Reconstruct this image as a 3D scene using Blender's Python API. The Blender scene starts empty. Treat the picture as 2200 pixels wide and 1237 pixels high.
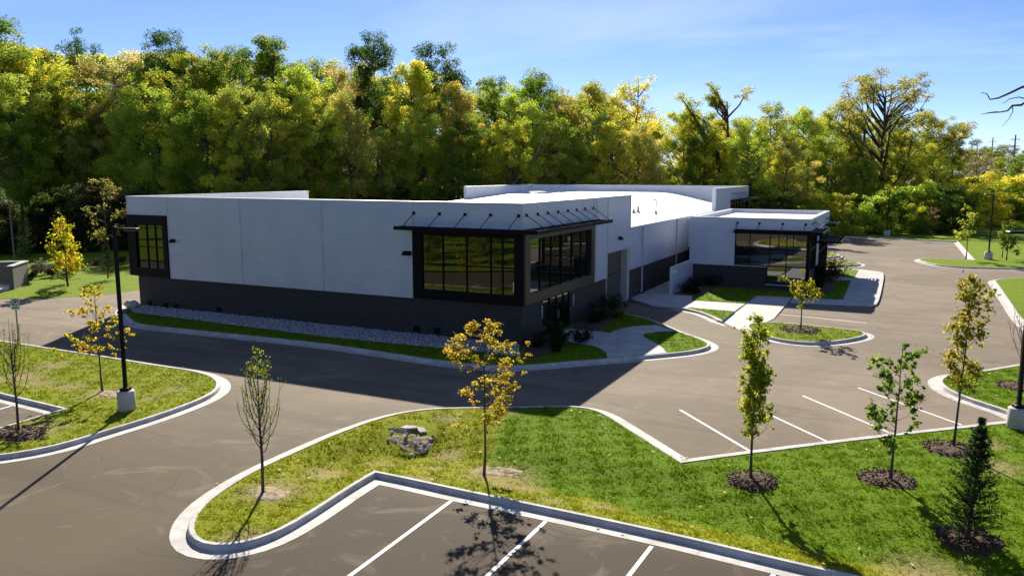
import bpy, bmesh, math, random
import numpy as np
from mathutils import Vector
from mathutils.geometry import delaunay_2d_cdt, tessellate_polygon

R = math.radians
scene = bpy.context.scene
COL = scene.collection

# ------------------------------------------------------------------ camera
CAM = np.array([18.492, -38.686, 9.5])
YAW, PITCH, FPX = R(26.3), R(8.165), 1711.0
cd = bpy.data.cameras.new('camera')
cd.lens, cd.sensor_width, cd.clip_start, cd.clip_end = 28.0, 36.0, 0.5, 6000
cam = bpy.data.objects.new('camera', cd)
COL.objects.link(cam)
cam.location = CAM
cam.rotation_euler = (math.pi/2 - PITCH, 0, YAW)
scene.camera = cam

# ------------------------------------------------------------------ sky, sun, exposure
SUN_TO = Vector((-0.86, 1.44, 1.0)).normalized()
SUN_EL = math.asin(SUN_TO.z)
SUN_AZ = math.atan2(SUN_TO.x, SUN_TO.y)           # clockwise from +Y
world = bpy.data.worlds.new('World')
scene.world = world
world.use_nodes = True
wn, wl = world.node_tree.nodes, world.node_tree.links
wn.clear()
sky = wn.new('ShaderNodeTexSky'); sky.sky_type = 'NISHITA'; sky.sun_disc = False
sky.sun_elevation, sky.sun_rotation = SUN_EL, SUN_AZ
sky.air_density, sky.dust_density, sky.ozone_density, sky.altitude = 0.8, 0.35, 4.0, 2600
hs = wn.new('ShaderNodeHueSaturation'); hs.inputs['Saturation'].default_value = 1.04
wl.new(sky.outputs[0], hs.inputs['Color'])
# thin cirrus veils: stretched noise over the whole dome
tc = wn.new('ShaderNodeTexCoord')
sep = wn.new('ShaderNodeSeparateXYZ'); wl.new(tc.outputs['Generated'], sep.inputs[0])
mz = wn.new('ShaderNodeMath'); mz.operation = 'ADD'; mz.inputs[1].default_value = 0.12
wl.new(sep.outputs['Z'], mz.inputs[0])
dx = wn.new('ShaderNodeMath'); dx.operation = 'DIVIDE'; wl.new(sep.outputs['X'], dx.inputs[0]); wl.new(mz.outputs[0], dx.inputs[1])
dy = wn.new('ShaderNodeMath'); dy.operation = 'DIVIDE'; wl.new(sep.outputs['Y'], dy.inputs[0]); wl.new(mz.outputs[0], dy.inputs[1])
cmb = wn.new('ShaderNodeCombineXYZ'); wl.new(dx.outputs[0], cmb.inputs[0]); wl.new(dy.outputs[0], cmb.inputs[1])
mp = wn.new('ShaderNodeMapping'); mp.inputs['Rotation'].default_value = (0, 0, R(20)); mp.inputs['Scale'].default_value = (0.5, 0.9, 1)
mp.inputs['Location'].default_value = (3.1, 1.7, 0)
wl.new(cmb.outputs[0], mp.inputs[0])
nz = wn.new('ShaderNodeTexNoise'); nz.inputs['Scale'].default_value = 0.8; nz.inputs['Detail'].default_value = 7
nz.inputs['Roughness'].default_value = 0.55; nz.inputs['Distortion'].default_value = 0.5
wl.new(mp.outputs[0], nz.inputs['Vector'])
cr = wn.new('ShaderNodeValToRGB'); cr.color_ramp.elements[0].position = 0.50; cr.color_ramp.elements[1].position = 0.80
cr.color_ramp.elements[1].color = (0.38, 0.38, 0.38, 1)
wl.new(nz.outputs[0], cr.inputs[0])
cm = wn.new('ShaderNodeMixRGB'); cm.inputs[2].default_value = (7.5, 8.2, 9.2, 1)
tn = wn.new('ShaderNodeMixRGB'); tn.blend_type = 'MULTIPLY'; tn.inputs[0].default_value = 1; tn.inputs[2].default_value = (1.05, .95, 1.04, 1); wl.new(hs.outputs[0], tn.inputs[1])
wl.new(cr.outputs[0], cm.inputs[0]); wl.new(tn.outputs[0], cm.inputs[1])
bg = wn.new('ShaderNodeBackground'); bg.inputs[1].default_value = 0.067
wl.new(cm.outputs[0], bg.inputs[0])
wo = wn.new('ShaderNodeOutputWorld'); wl.new(bg.outputs[0], wo.inputs[0])

sd = bpy.data.lights.new('sun', 'SUN'); sd.energy, sd.angle, sd.color = 5.0, R(0.53), (1.0, 0.92, 0.80)
sun = bpy.data.objects.new('sun', sd); COL.objects.link(sun)
sun.rotation_euler = (-SUN_TO).to_track_quat('-Z', 'Y').to_euler()
sun.location = (-40, 60, 60)

vs = scene.view_settings
vs.view_transform, vs.look, vs.gamma, vs.exposure = 'Standard', 'None', 1.0, 1.08
scene.render.engine = 'CYCLES'
scene.cycles.max_bounces = 6
scene.cycles.transparent_max_bounces = 4

# ------------------------------------------------------------------ helpers
FW = np.array([-math.sin(YAW), math.cos(YAW), 0.0]); RT = np.array([math.cos(YAW), math.sin(YAW), 0.0])
FF = FW*math.cos(PITCH) + np.array([0, 0, -math.sin(PITCH)]); UU = FW*math.sin(PITCH) + np.array([0, 0, math.cos(PITCH)])
def ray(x, y): return FF*FPX + RT*(x-1100.0) - UU*(y-618.5)
def G(x, y, z=0.0):
    """survey point: where the line of sight to photo pixel (x, y) meets the level z"""
    d = ray(x, y); p = CAM + d*((z-CAM[2])/d[2]); return (float(p[0]), float(p[1]))
def project(P):
    d = P - CAM; w = d@FF
    return 1100+FPX*(d@RT)/w, 618.5-FPX*(d@UU)/w, w
def bearing(px, D):
    d = ray(px, 373.0); h = math.hypot(d[0], d[1]); return (float(CAM[0]+d[0]/h*D), float(CAM[1]+d[1]/h*D))
def height_at(px, py, D):
    d = ray(px, py); return float(CAM[2] + d[2]/math.hypot(d[0], d[1])*D)

def tag(o, label=None, cat=None, group=None, kind=None):
    if label: o['label'] = label
    if cat: o['category'] = cat
    if group: o['group'] = group
    if kind: o['kind'] = kind
    return o
def link(name, data, parent=None):
    o = bpy.data.objects.new(name, data); COL.objects.link(o)
    if parent is not None: o.parent = parent
    return o
def empty(name, loc=(0, 0, 0), rz=0.0):
    o = link(name, None); o.location = loc; o.rotation_euler = (0, 0, rz); o.empty_display_size = 0.3; return o
def copy_tree(o, parent=None):
    c = o.copy(); COL.objects.link(c)
    if parent is not None: c.parent = parent
    for ch in list(o.children): copy_tree(ch, c)
    return c

class MB:
    """collects shapes, links them as ONE mesh object"""
    def __init__(s): s.v = []; s.f = []
    def add(s, v, f):
        n = len(s.v); s.v += [tuple(map(float, p)) for p in v]; s.f += [tuple(i+n for i in q) for q in f]; return s
    def box(s, x0, x1, y0, y1, z0, z1):
        v = [(x0,y0,z0),(x1,y0,z0),(x1,y1,z0),(x0,y1,z0),(x0,y0,z1),(x1,y0,z1),(x1,y1,z1),(x0,y1,z1)]
        return s.add(v, [(0,3,2,1),(4,5,6,7),(0,1,5,4),(1,2,6,5),(2,3,7,6),(3,0,4,7)])
    def bbox(s, x0, x1, y0, y1, z0, z1, b=0.01):
        """box with chamfered vertical and top edges"""
        def ring(e, z): return [(x0+e,y0,z),(x1-e,y0,z),(x1,y0+e,z),(x1,y1-e,z),(x1-e,y1,z),(x0+e,y1,z),(x0,y1-e,z),(x0,y0+e,z)]
        r1, r2 = ring(b, z0), ring(b, z1-b)
        i0, i1, j0, j1 = x0+b, x1-b, y0+b, y1-b
        r3 = [(i0+b,j0,z1),(i1-b,j0,z1),(i1,j0+b,z1),(i1,j1-b,z1),(i1-b,j1,z1),(i0+b,j1,z1),(i0,j1-b,z1),(i0,j0+b,z1)]
        f = [tuple(range(7,-1,-1)), tuple(range(16,24))]
        for k in range(8):
            m = (k+1) % 8; f += [(k,m,8+m,8+k), (8+k,8+m,16+m,16+k)]
        return s.add(r1+r2+r3, f)
    def prism(s, poly, z0, z1):
        n = len(poly)
        v = [(p[0],p[1],z0) for p in poly] + [(p[0],p[1],z1) for p in poly]
        f = [tuple(range(n-1,-1,-1)), tuple(range(n,2*n))] + [(i,(i+1)%n,n+(i+1)%n,n+i) for i in range(n)]
        return s.add(v, f)
    def tube(s, pts, rad, sides=6, cap=True):
        pts = [Vector(p) for p in pts]
        if not hasattr(rad, '__len__'): rad = [rad]*len(pts)
        v, f = [], []
        ref = None
        for i, p in enumerate(pts):
            t = (pts[min(i+1, len(pts)-1)] - pts[max(i-1, 0)]).normalized()
            if ref is None: ref = t.orthogonal().normalized()
            a = (ref - t*ref.dot(t))
            a = a.normalized() if a.length > 1e-6 else t.orthogonal().normalized()
            ref = a; b = t.cross(a)
            for k in range(sides):
                an = 2*math.pi*k/sides; v.append(p + (a*math.cos(an)+b*math.sin(an))*rad[i])
        for i in range(len(pts)-1):
            for k in range(sides):
                m = (k+1) % sides; f.append((i*sides+k, i*sides+m, (i+1)*sides+m, (i+1)*sides+k))
        if cap:
            f.append(tuple(range(sides-1,-1,-1))); n = (len(pts)-1)*sides; f.append(tuple(range(n, n+sides)))
        return s.add(v, f)
    def lathe(s, prof, c=(0,0,0), n=20):
        v, f = [], []
        for r, z in prof:
            for k in range(n): a = 2*math.pi*k/n; v.append((c[0]+r*math.cos(a), c[1]+r*math.sin(a), c[2]+z))
        for i in range(len(prof)-1):
            for k in range(n): m = (k+1) % n; f.append((i*n+k, i*n+m, (i+1)*n+m, (i+1)*n+k))
        f.append(tuple(range(n-1,-1,-1))); f.append(tuple(range((len(prof)-1)*n, len(prof)*n)))
        return s.add(v, f)
    def mesh(s, name, mat, smooth=False):
        me = bpy.data.meshes.new(name); me.from_pydata(s.v, [], s.f); me.update()
        if mat: me.materials.append(mat)
        if smooth: me.polygons.foreach_set('use_smooth', [True]*len(me.polygons))
        return me
    def build(s, name, mat, parent=None, smooth=False):
        return link(name, s.mesh(name, mat, smooth), parent)

def np_mesh(name, V, F, mat, attrs=None, smooth=False):
    """fast mesh: V (n,3), F (m,k) with constant k"""
    me = bpy.data.meshes.new(name)
    n, (m, k) = len(V), F.shape
    me.vertices.add(n); me.vertices.foreach_set('co', np.ascontiguousarray(V, dtype=np.float32).ravel())
    me.loops.add(m*k); me.loops.foreach_set('vertex_index', np.ascontiguousarray(F, dtype=np.int32).ravel())
    me.polygons.add(m); me.polygons.foreach_set('loop_start', np.arange(0, m*k, k, dtype=np.int32))
    if smooth: me.polygons.foreach_set('use_smooth', np.ones(m, dtype=bool))
    me.update(calc_edges=True); me.validate()
    for an, arr in (attrs or {}).items():
        a = me.attributes.new(an, 'FLOAT', 'POINT'); a.data.foreach_set('value', np.ascontiguousarray(arr, dtype=np.float32))
    me.materials.append(mat)
    return me

def inside(poly, P):
    """points P (n,2) inside polygon"""
    poly = np.asarray(poly)[:, :2]; x, y = P[:, 0], P[:, 1]; r = np.zeros(len(P), bool)
    j = len(poly)-1
    for i in range(len(poly)):
        xi, yi = poly[i]; xj, yj = poly[j]
        c = ((yi > y) != (yj > y)) & (x < (xj-xi)*(y-yi)/((yj-yi) if yj != yi else 1e-9)+xi)
        r ^= c; j = i
    return r
def dist_poly(line, P, closed=True):
    L = np.asarray(line)[:, :2]; d = np.full(len(P), 1e9)
    n = len(L) if closed else len(L)-1
    for i in range(n):
        a, b = L[i], L[(i+1) % len(L)]; ab = b-a; t = np.clip(((P-a)@ab)/max(ab@ab, 1e-9), 0, 1)
        d = np.minimum(d, np.hypot(*(P-a-t[:, None]*ab).T))
    return d
def wav(x, y, s=1.0):
    x, y = x*s, y*s
    return (np.sin(1.3*x+.7*y)+np.sin(-1.1*x+1.9*y+1.3)+np.sin(2.9*x+1.1*y+.5)*.6+np.sin(.6*x-3.1*y+2.1)*.6+np.sin(4.7*x+3.9*y)*.35+np.sin(-5.3*x+4.1*y+.7)*.35)/3.9

# ------------------------------------------------------------------ materials
def nodes_mat(name):
    m = bpy.data.materials.new(name); m.use_nodes = True
    nt = m.node_tree; p = nt.nodes['Principled BSDF']; return m, nt, p
def noise(nt, scale, detail=5, rough=.55, vec=None, dist=0.0):
    n = nt.nodes.new('ShaderNodeTexNoise'); n.inputs['Scale'].default_value = scale; n.inputs['Detail'].default_value = detail
    n.inputs['Roughness'].default_value = rough; n.inputs['Distortion'].default_value = dist
    if vec is None: vec = nt.nodes.new('ShaderNodeNewGeometry').outputs['Position']
    nt.links.new(vec, n.inputs['Vector']); return n.outputs['Fac']
def ramp(nt, fac, lo, hi, c0=(0,0,0), c1=(1,1,1)):
    r = nt.nodes.new('ShaderNodeValToRGB'); e = r.color_ramp.elements
    e[0].position, e[1].position = lo, hi; e[0].color = (*c0, 1); e[1].color = (*c1, 1)
    nt.links.new(fac, r.inputs[0]); return r.outputs[0]
def mixc(nt, fac, a, b, mode='MIX'):
    m = nt.nodes.new('ShaderNodeMixRGB'); m.blend_type = mode
    for i, x in ((0, fac), (1, a), (2, b)):
        if isinstance(x, (int, float)): m.inputs[i].default_value = x
        elif isinstance(x, tuple): m.inputs[i].default_value = (*x, 1)
        else: nt.links.new(x, m.inputs[i])
    return m.outputs[0]
def bump(nt, p, h, strength=.3, dist=.02):
    b = nt.nodes.new('ShaderNodeBump'); b.inputs['Strength'].default_value = strength; b.inputs['Distance'].default_value = dist
    nt.links.new(h, b.inputs['Height']); nt.links.new(b.outputs[0], p.inputs['Normal'])
def pm(name, c1, c2=None, scale=4, rough=.6, metal=0, spec=.5, bscale=0, bstr=.3, bdist=.01, lo=.35, hi=.65, c3=None, scale3=.3):
    m, nt, p = nodes_mat(name)
    p.inputs['Roughness'].default_value = rough; p.inputs['Metallic'].default_value = metal
    p.inputs['Specular IOR Level'].default_value = spec
    if c2:
        col = mixc(nt, ramp(nt, noise(nt, scale), lo, hi), c1, c2)
        if c3: col = mixc(nt, ramp(nt, noise(nt, scale3, 4), .48, .75), col, c3)
        nt.links.new(col, p.inputs['Base Color'])
    else: p.inputs['Base Color'].default_value = (*c1, 1)
    if bscale: bump(nt, p, noise(nt, bscale, 4), bstr, bdist)
    return m

M = {}
def asphalt_mat():
    m, nt, p = nodes_mat('asphalt')
    fine = noise(nt, 60, 3, .7); mid = noise(nt, 1.2, 6, .6, dist=.6); big = noise(nt, .09, 4, .6, dist=1.2)
    col = mixc(nt, ramp(nt, fine, .3, .7), (.156, .124, .088), (.225, .183, .134))
    col = mixc(nt, ramp(nt, mid, .3, .75), col, mixc(nt, .5, col, (.120, .094, .065)))
    col = mixc(nt, ramp(nt, big, .40, .62), col, mixc(nt, .42, col, (.285, .235, .170)))
    # asphalt colour darkens gradually towards the front of the site
    geo = nt.nodes.new('ShaderNodeNewGeometry'); sp = nt.nodes.new('ShaderNodeSeparateXYZ'); nt.links.new(geo.outputs['Position'], sp.inputs[0])
    mr = nt.nodes.new('ShaderNodeMapRange'); mr.inputs['From Min'].default_value = -6; mr.inputs['From Max'].default_value = -22
    nt.links.new(sp.outputs['Y'], mr.inputs['Value'])
    col = mixc(nt, mr.outputs[0], col, mixc(nt, .80, col, (.084, .064, .038)))
    # the front stall lot is a separate, newer and darker pavement
    m2 = nt.nodes.new('ShaderNodeMapRange'); m2.inputs['From Min'].default_value = -18.8; m2.inputs['From Max'].default_value = -20.2; nt.links.new(sp.outputs['Y'], m2.inputs['Value'])
    m3 = nt.nodes.new('ShaderNodeMapRange'); m3.inputs['From Min'].default_value = .5; m3.inputs['From Max'].default_value = 4.0; nt.links.new(sp.outputs['X'], m3.inputs['Value'])
    m4 = nt.nodes.new('ShaderNodeMath'); m4.operation = 'MULTIPLY'; nt.links.new(m2.outputs[0], m4.inputs[0]); nt.links.new(m3.outputs[0], m4.inputs[1])
    col = mixc(nt, m4.outputs[0], col, mixc(nt, .68, col, (.046, .036, .024)))
    # long faint tyre sweeps
    mpn = nt.nodes.new('ShaderNodeMapping'); mpn.inputs['Rotation'].default_value = (0, 0, R(-35)); mpn.inputs['Scale'].default_value = (.05, .5, 1)
    nt.links.new(geo.outputs['Position'], mpn.inputs[0])
    sw = noise(nt, 1.0, 6, .6, vec=mpn.outputs[0], dist=1.5)
    col = mixc(nt, ramp(nt, sw, .52, .75), col, mixc(nt, .38, col, (.05, .04, .03)))
    # hairline cracks, spots and pale dusty patches
    dv = nt.nodes.new('ShaderNodeVectorMath'); dv.operation = 'ADD'; nv = nt.nodes.new('ShaderNodeTexNoise'); nv.inputs['Scale'].default_value = .5; nv.inputs['Detail'].default_value = 5
    nt.links.new(geo.outputs['Position'], nv.inputs['Vector']); sc_ = nt.nodes.new('ShaderNodeVectorMath'); sc_.operation = 'SCALE'; sc_.inputs['Scale'].default_value = 2.4
    nt.links.new(nv.outputs['Color'], sc_.inputs[0]); nt.links.new(geo.outputs['Position'], dv.inputs[0]); nt.links.new(sc_.outputs[0], dv.inputs[1])
    vo = nt.nodes.new('ShaderNodeTexVoronoi'); vo.feature = 'DISTANCE_TO_EDGE'; vo.inputs['Scale'].default_value = .085; nt.links.new(dv.outputs[0], vo.inputs['Vector'])
    ck = nt.nodes.new('ShaderNodeMath'); ck.operation = 'MULTIPLY'; nt.links.new(ramp(nt, vo.outputs['Distance'], .0022, .006, (1, 1, 1), (0, 0, 0)), ck.inputs[0]); nt.links.new(ramp(nt, noise(nt, .15, 3), .45, .6), ck.inputs[1])
    col = mixc(nt, ck.outputs[0], col, mixc(nt, .3, col, (.03, .026, .02)))
    col = mixc(nt, ramp(nt, noise(nt, 2.6, 3, .5), .70, .78), col, mixc(nt, .35, col, (.03, .026, .02)))
    col = mixc(nt, ramp(nt, noise(nt, .33, 7, .65, dist=2.0), .56, .80), col, mixc(nt, .45, col, (.36, .30, .22)))
    nt.links.new(col, p.inputs['Base Color']); p.inputs['Roughness'].default_value = .85; p.inputs['Specular IOR Level'].default_value = .12
    bump(nt, p, fine, .35, .006)
    return m
M['asphalt'] = asphalt_mat()
M['concrete'] = pm('concrete', (.42, .40, .37), (.54, .52, .485), 1.5, .8, spec=.3, bscale=40, bstr=.15, c3=(.36, .34, .31), scale3=.5)
M['kerb'] = pm('kerb_concrete', (.40, .385, .355), (.56, .54, .50), 2.2, .8, spec=.3, bscale=50, bstr=.2, c3=(.34, .32, .29), scale3=.9)
M['paint'] = pm('road_paint', (.68, .67, .64), (.80, .79, .77), 14, .6, c3=(.5, .48, .45), scale3=6)
def metal_panel_mat():
    m, nt, p = nodes_mat('metal_cladding')
    n = noise(nt, .6, 4); nt.links.new(mixc(nt, ramp(nt, n, .3, .7), (.50, .55, .64), (.58, .62, .70)), p.inputs['Base Color'])
    p.inputs['Roughness'].default_value = .38; p.inputs['Metallic'].default_value = .25; return m
M['metal'] = metal_panel_mat()
M['cap'] = pm('parapet_cap', (.58, .60, .62), (.66, .67, .69), 2, .35, metal=.2)
M['membrane'] = pm('roof_membrane', (.78, .78, .77), (.84, .84, .83), .8, .55, c3=(.62, .59, .56), scale3=.22)
M['inner'] = pm('parapet_lining', (.70, .71, .72), (.78, .78, .78), 1, .6)
def brick_mat():
    m, nt, p = nodes_mat('charcoal_brick')
    geo = nt.nodes.new('ShaderNodeNewGeometry'); s = nt.nodes.new('ShaderNodeSeparateXYZ'); nt.links.new(geo.outputs['Position'], s.inputs[0])
    a = nt.nodes.new('ShaderNodeMath'); a.operation = 'ADD'; nt.links.new(s.outputs['X'], a.inputs[0]); nt.links.new(s.outputs['Y'], a.inputs[1])
    c = nt.nodes.new('ShaderNodeCombineXYZ'); nt.links.new(a.outputs[0], c.inputs[0]); nt.links.new(s.outputs['Z'], c.inputs[1])
    b = nt.nodes.new('ShaderNodeTexBrick'); b.inputs['Scale'].default_value = 1.0
    b.inputs['Brick Width'].default_value = .30; b.inputs['Row Height'].default_value = .10; b.inputs['Mortar Size'].default_value = .008
    b.inputs['Color1'].default_value = (.015, .014, .013, 1); b.inputs['Color2'].default_value = (.032, .028, .025, 1); b.inputs['Mortar'].default_value = (.026, .024, .022, 1)
    nt.links.new(c.outputs[0], b.inputs['Vector'])
    col = mixc(nt, ramp(nt, noise(nt, 9, 4), .3, .75), b.outputs['Color'], (.048, .041, .035))
    nt.links.new(col, p.inputs['Base Color']); p.inputs['Roughness'].default_value = .8
    bump(nt, p, noise(nt, 22, 5), .8, .02); return m
M['brick'] = brick_mat()
M['black'] = pm('black_metal', (.005, .005, .006), rough=.5, spec=.1)
M['brown_reflection'] = pm('black_metal_brown_reflection', (.034, .024, .014), (.05, .036, .022), 1.5, .4, metal=.3)  # black window metal with the asphalt's brown reflection painted into its colour
def glass_mat(name, base, ior):
    m, nt, p = nodes_mat(name); p.inputs['Base Color'].default_value = (*base, 1); p.inputs['Roughness'].default_value = .015
    p.inputs['IOR'].default_value = ior
    bump(nt, p, noise(nt, .35, 2), .035, .05); return m
M['glass'] = glass_mat('tinted_glass', (.005, .007, .005), 1.85)
M['glass2'] = glass_mat('grey_glass', (.010, .014, .013), 2.6)
M['door'] = pm('overhead_door', (.062, .053, .045), (.075, .065, .056), 2, .5)
M['frame_grey'] = pm('grey_frame', (.36, .36, .35), (.42, .42, .41), 3, .5)
M['pole'] = pm('lamp_pole_paint', (.007, .006, .006), rough=.45, spec=.15)
M['pole_brown'] = pm('weathered_pole', (.10, .085, .07), (.14, .12, .10), 2, .6)
M['galv'] = pm('galvanised_steel', (.24, .22, .21), (.32, .30, .29), 6, .5, metal=.5)
M['lamp_lens'] = pm('lamp_lens', (.75, .75, .78), rough=.25)
M['sign_white'] = pm('sign_face', (.62, .62, .64), (.7, .7, .72), 8, .5)
M['sign_black'] = pm('sign_legend', (.02, .02, .02), rough=.5)
M['rock'] = pm('broken_concrete_rock', (.30, .28, .25), (.46, .44, .41), 3, .85, bscale=9, bstr=.6, bdist=.04)
M['rock_dark'] = pm('grey_rock', (.12, .115, .105), (.24, .23, .21), 4, .85, bscale=10, bstr=.6, bdist=.04)
M['gravel'] = pm('pale_gravel', (.10, .10, .10), (.80, .79, .77), 9, .8, lo=.38, hi=.62)
M['mulch'] = pm('bark_mulch', (.040, .023, .013), (.135, .082, .046), 12, .95, bscale=25, bstr=1, bdist=.04)
M['soil'] = pm('bare_soil', (.20, .15, .095), (.34, .27, .18), 6, .95, bscale=18, bstr=.8, bdist=.03)
M['bark'] = pm('tree_bark', (.045, .036, .028), (.10, .08, .062), 5, .9, bscale=14, bstr=.7, bdist=.03)
M['bark_red'] = pm('vine_covered_bark', (.10, .035, .022), (.05, .038, .03), 2.5, .9, bscale=10, bstr=.7)
M['bark_pale'] = pm('pale_bark', (.20, .165, .13), (.28, .24, .19), 3, .9, bscale=10, bstr=.6)
M['void'] = pm('dark_drain_mouth', (.01, .012, .02), rough=.2)
M['dumpster'] = pm('painted_gate_panel', (.52, .55, .58), (.58, .6, .63), 2, .5)
M['forest_floor'] = pm('leaf_litter', (.05, .05, .02), (.10, .075, .035), 2, .95)

def grass_mat(name, blades):
    m, nt, p = nodes_mat(name)
    za = nt.nodes.new('ShaderNodeAttribute'); za.attribute_name = 'zone'
    ba = nt.nodes.new('ShaderNodeAttribute'); ba.attribute_name = 'bare'
    k = 1.0
    n1 = ramp(nt, noise(nt, .9, 6, .65), .30, .72); n2 = ramp(nt, noise(nt, 7, 4, .6), .3, .7)
    sod = mixc(nt, n1, (.115*k, .200*k, .004*k), (.170*k, .270*k, .006*k))
    seed = mixc(nt, n1, (.210*k, .255*k, .006*k), (.320*k, .320*k, .014*k))
    col = mixc(nt, za.outputs['Fac'], sod, seed)
    col = mixc(nt, n2, col, mixc(nt, .25, col, (.05, .09, .01)))
    straw = mixc(nt, n2, (.34, .27, .13), (.25, .21, .08))
    f = nt.nodes.new('ShaderNodeMath'); f.operation = 'MULTIPLY'; nt.links.new(ba.outputs['Fac'], f.inputs[0])
    nt.links.new(ramp(nt, noise(nt, 3.2, 5, .7), .28, .5), f.inputs[1])
    col = mixc(nt, f.outputs[0], col, straw)
    out = nt.nodes['Material Output']
    if blades:
        ra = nt.nodes.new('ShaderNodeAttribute'); ra.attribute_name = 'rnd'
        col = mixc(nt, 1.0, col, ramp(nt, ra.outputs['Fac'], 0, 1, (.55,)*3, (1.35,)*3), 'MULTIPLY')
        d = nt.nodes.new('ShaderNodeBsdfDiffuse'); t = nt.nodes.new('ShaderNodeBsdfTranslucent'); mx = nt.nodes.new('ShaderNodeMixShader')
        mx.inputs[0].default_value = .42
        nt.links.new(col, d.inputs[0]); nt.links.new(col, t.inputs[0]); nt.links.new(d.outputs[0], mx.inputs[1]); nt.links.new(t.outputs[0], mx.inputs[2])
        nt.links.new(mx.outputs[0], out.inputs[0])
    else:
        nt.links.new(col, p.inputs['Base Color']); p.inputs['Roughness'].default_value = .95; p.inputs['Specular IOR Level'].default_value = .1
        bump(nt, p, noise(nt, 9, 6, .7), .9, .12)
    return m
M['lawn'] = grass_mat('lawn_turf', False)
M['blades'] = grass_mat('grass_blades', True)

def leaf_mat(name, trans=.62, var=.03):
    m, nt, p = nodes_mat(name)
    oi = nt.nodes.new('ShaderNodeObjectInfo'); ra = nt.nodes.new('ShaderNodeAttribute'); ra.attribute_name = 'rnd'
    rb = nt.nodes.new('ShaderNodeAttribute'); rb.attribute_name = 'clump'
    h = nt.nodes.new('ShaderNodeHueSaturation'); h.inputs['Saturation'].default_value = 1.04
    mr = nt.nodes.new('ShaderNodeMapRange'); mr.inputs['To Min'].default_value = .5-var; mr.inputs['To Max'].default_value = .5+var
    nt.links.new(rb.outputs['Fac'], mr.inputs['Value']); nt.links.new(mr.outputs[0], h.inputs['Hue'])
    mv = nt.nodes.new('ShaderNodeMapRange'); mv.inputs['To Min'].default_value = .6; mv.inputs['To Max'].default_value = 1.35
    nt.links.new(ra.outputs['Fac'], mv.inputs['Value'])
    mc = nt.nodes.new('ShaderNodeMapRange'); mc.inputs['To Min'].default_value = 1.25; mc.inputs['To Max'].default_value = .75; nt.links.new(rb.outputs['Fac'], mc.inputs['Value'])
    mm = nt.nodes.new('ShaderNodeMath'); mm.operation = 'MULTIPLY'; nt.links.new(mv.outputs[0], mm.inputs[0]); nt.links.new(mc.outputs[0], mm.inputs[1]); nt.links.new(mm.outputs[0], h.inputs['Value'])
    nt.links.new(oi.outputs['Color'], h.inputs['Color'])
    d = nt.nodes.new('ShaderNodeBsdfDiffuse'); t = nt.nodes.new('ShaderNodeBsdfTranslucent'); mx = nt.nodes.new('ShaderNodeMixShader')
    mx.inputs[0].default_value = trans
    nt.links.new(h.outputs[0], d.inputs[0]); nt.links.new(h.outputs[0], t.inputs[0])
    nt.links.new(d.outputs[0], mx.inputs[1]); nt.links.new(t.outputs[0], mx.inputs[2])
    nt.links.new(mx.outputs[0], nt.nodes['Material Output'].inputs[0]); return m
M['leaf'] = leaf_mat('leaves')
M['needle'] = leaf_mat('needles', .25, .03)

# ------------------------------------------------------------------ ground: outlines surveyed from the photograph
ZK = 0.15
def conv(pts, z=ZK):
    out = []
    for q in pts:
        if q[0] == 'w': out.append((q[1], q[2], 1, q[3] if len(q) > 3 else 1))
        else:
            x, y = G(q[0], q[1], z); out.append((x, y, q[2] if len(q) > 2 else 0, q[3] if len(q) > 3 else 1))
    return out
def smooth_closed(pts, step=.28):
    """Catmull-Rom through closed outline, kept sharp where flag is 1; returns pts, kerb flags"""
    n = len(pts); P = [np.array(p[:2]) for p in pts]; C = [p[2] for p in pts]; K = [p[3] for p in pts]
    out, kf, fx = [], [], []
    for i in range(n):
        p1, p2 = P[i], P[(i+1) % n]
        p0 = P[i-1] if not C[i] else 2*p1-p2
        p3 = P[(i+2) % n] if not C[(i+1) % n] else 2*p2-p1
        L = np.linalg.norm(p2-p1); m = max(1, min(90, int(L/step))) if L < 30 else max(1, int(L/2.5))
        if C[i] and C[(i+1) % n]: m = max(1, min(m, 20))
        m1 = (p2-p0)*.5; m2 = (p3-p1)*.5
        for v in (m1, m2):
            l = np.linalg.norm(v)
            if l > 1.1*L: v *= 1.1*L/l
        for k in range(m):
            t = k/m
            q = (2*t**3-3*t*t+1)*p1+(t**3-2*t*t+t)*m1+(-2*t**3+3*t*t)*p2+(t**3-t*t)*m2
            out.append(q); kf.append(K[i]); fx.append(1 if (k == 0 and C[i]) else 0)
    A = np.array(out); keep = np.array(fx, bool)
    for _ in range(10):      # fair the curves, corners stay put
        B = .25*np.roll(A, 1, 0)+.5*A+.25*np.roll(A, -1, 0); seg = np.linalg.norm(A-np.roll(A, 1, 0), axis=1) > 1.0; lk = keep | seg | np.roll(seg, -1); B[lk] = A[lk]; A = B
    return A, kf
def area(P): x, y = P[:, 0], P[:, 1]; return .5*np.sum(x*np.roll(y, -1)-y*np.roll(x, -1))
def offset(P, d):
    """outward offset of a CCW outline with mitres"""
    a = P-np.roll(P, 1, 0); b = np.roll(P, -1, 0)-P
    na = np.stack([a[:, 1], -a[:, 0]], 1)/np.maximum(np.linalg.norm(a, axis=1), 1e-6)[:, None]
    nb = np.stack([b[:, 1], -b[:, 0]], 1)/np.maximum(np.linalg.norm(b, axis=1), 1e-6)[:, None]
    m = na+nb; m /= np.maximum(np.linalg.norm(m, axis=1), 1e-6)[:, None]
    c = np.clip((m*na).sum(1), .45, 1)
    return P+m*(d/c)[:, None]
KPROF = [(0.0, -.25), (0.0, ZK), (.015, ZK+.012), (.13, ZK+.012), (.155, ZK-.01), (.185, .006), (.62, .009), (.62, -.03)]
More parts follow.
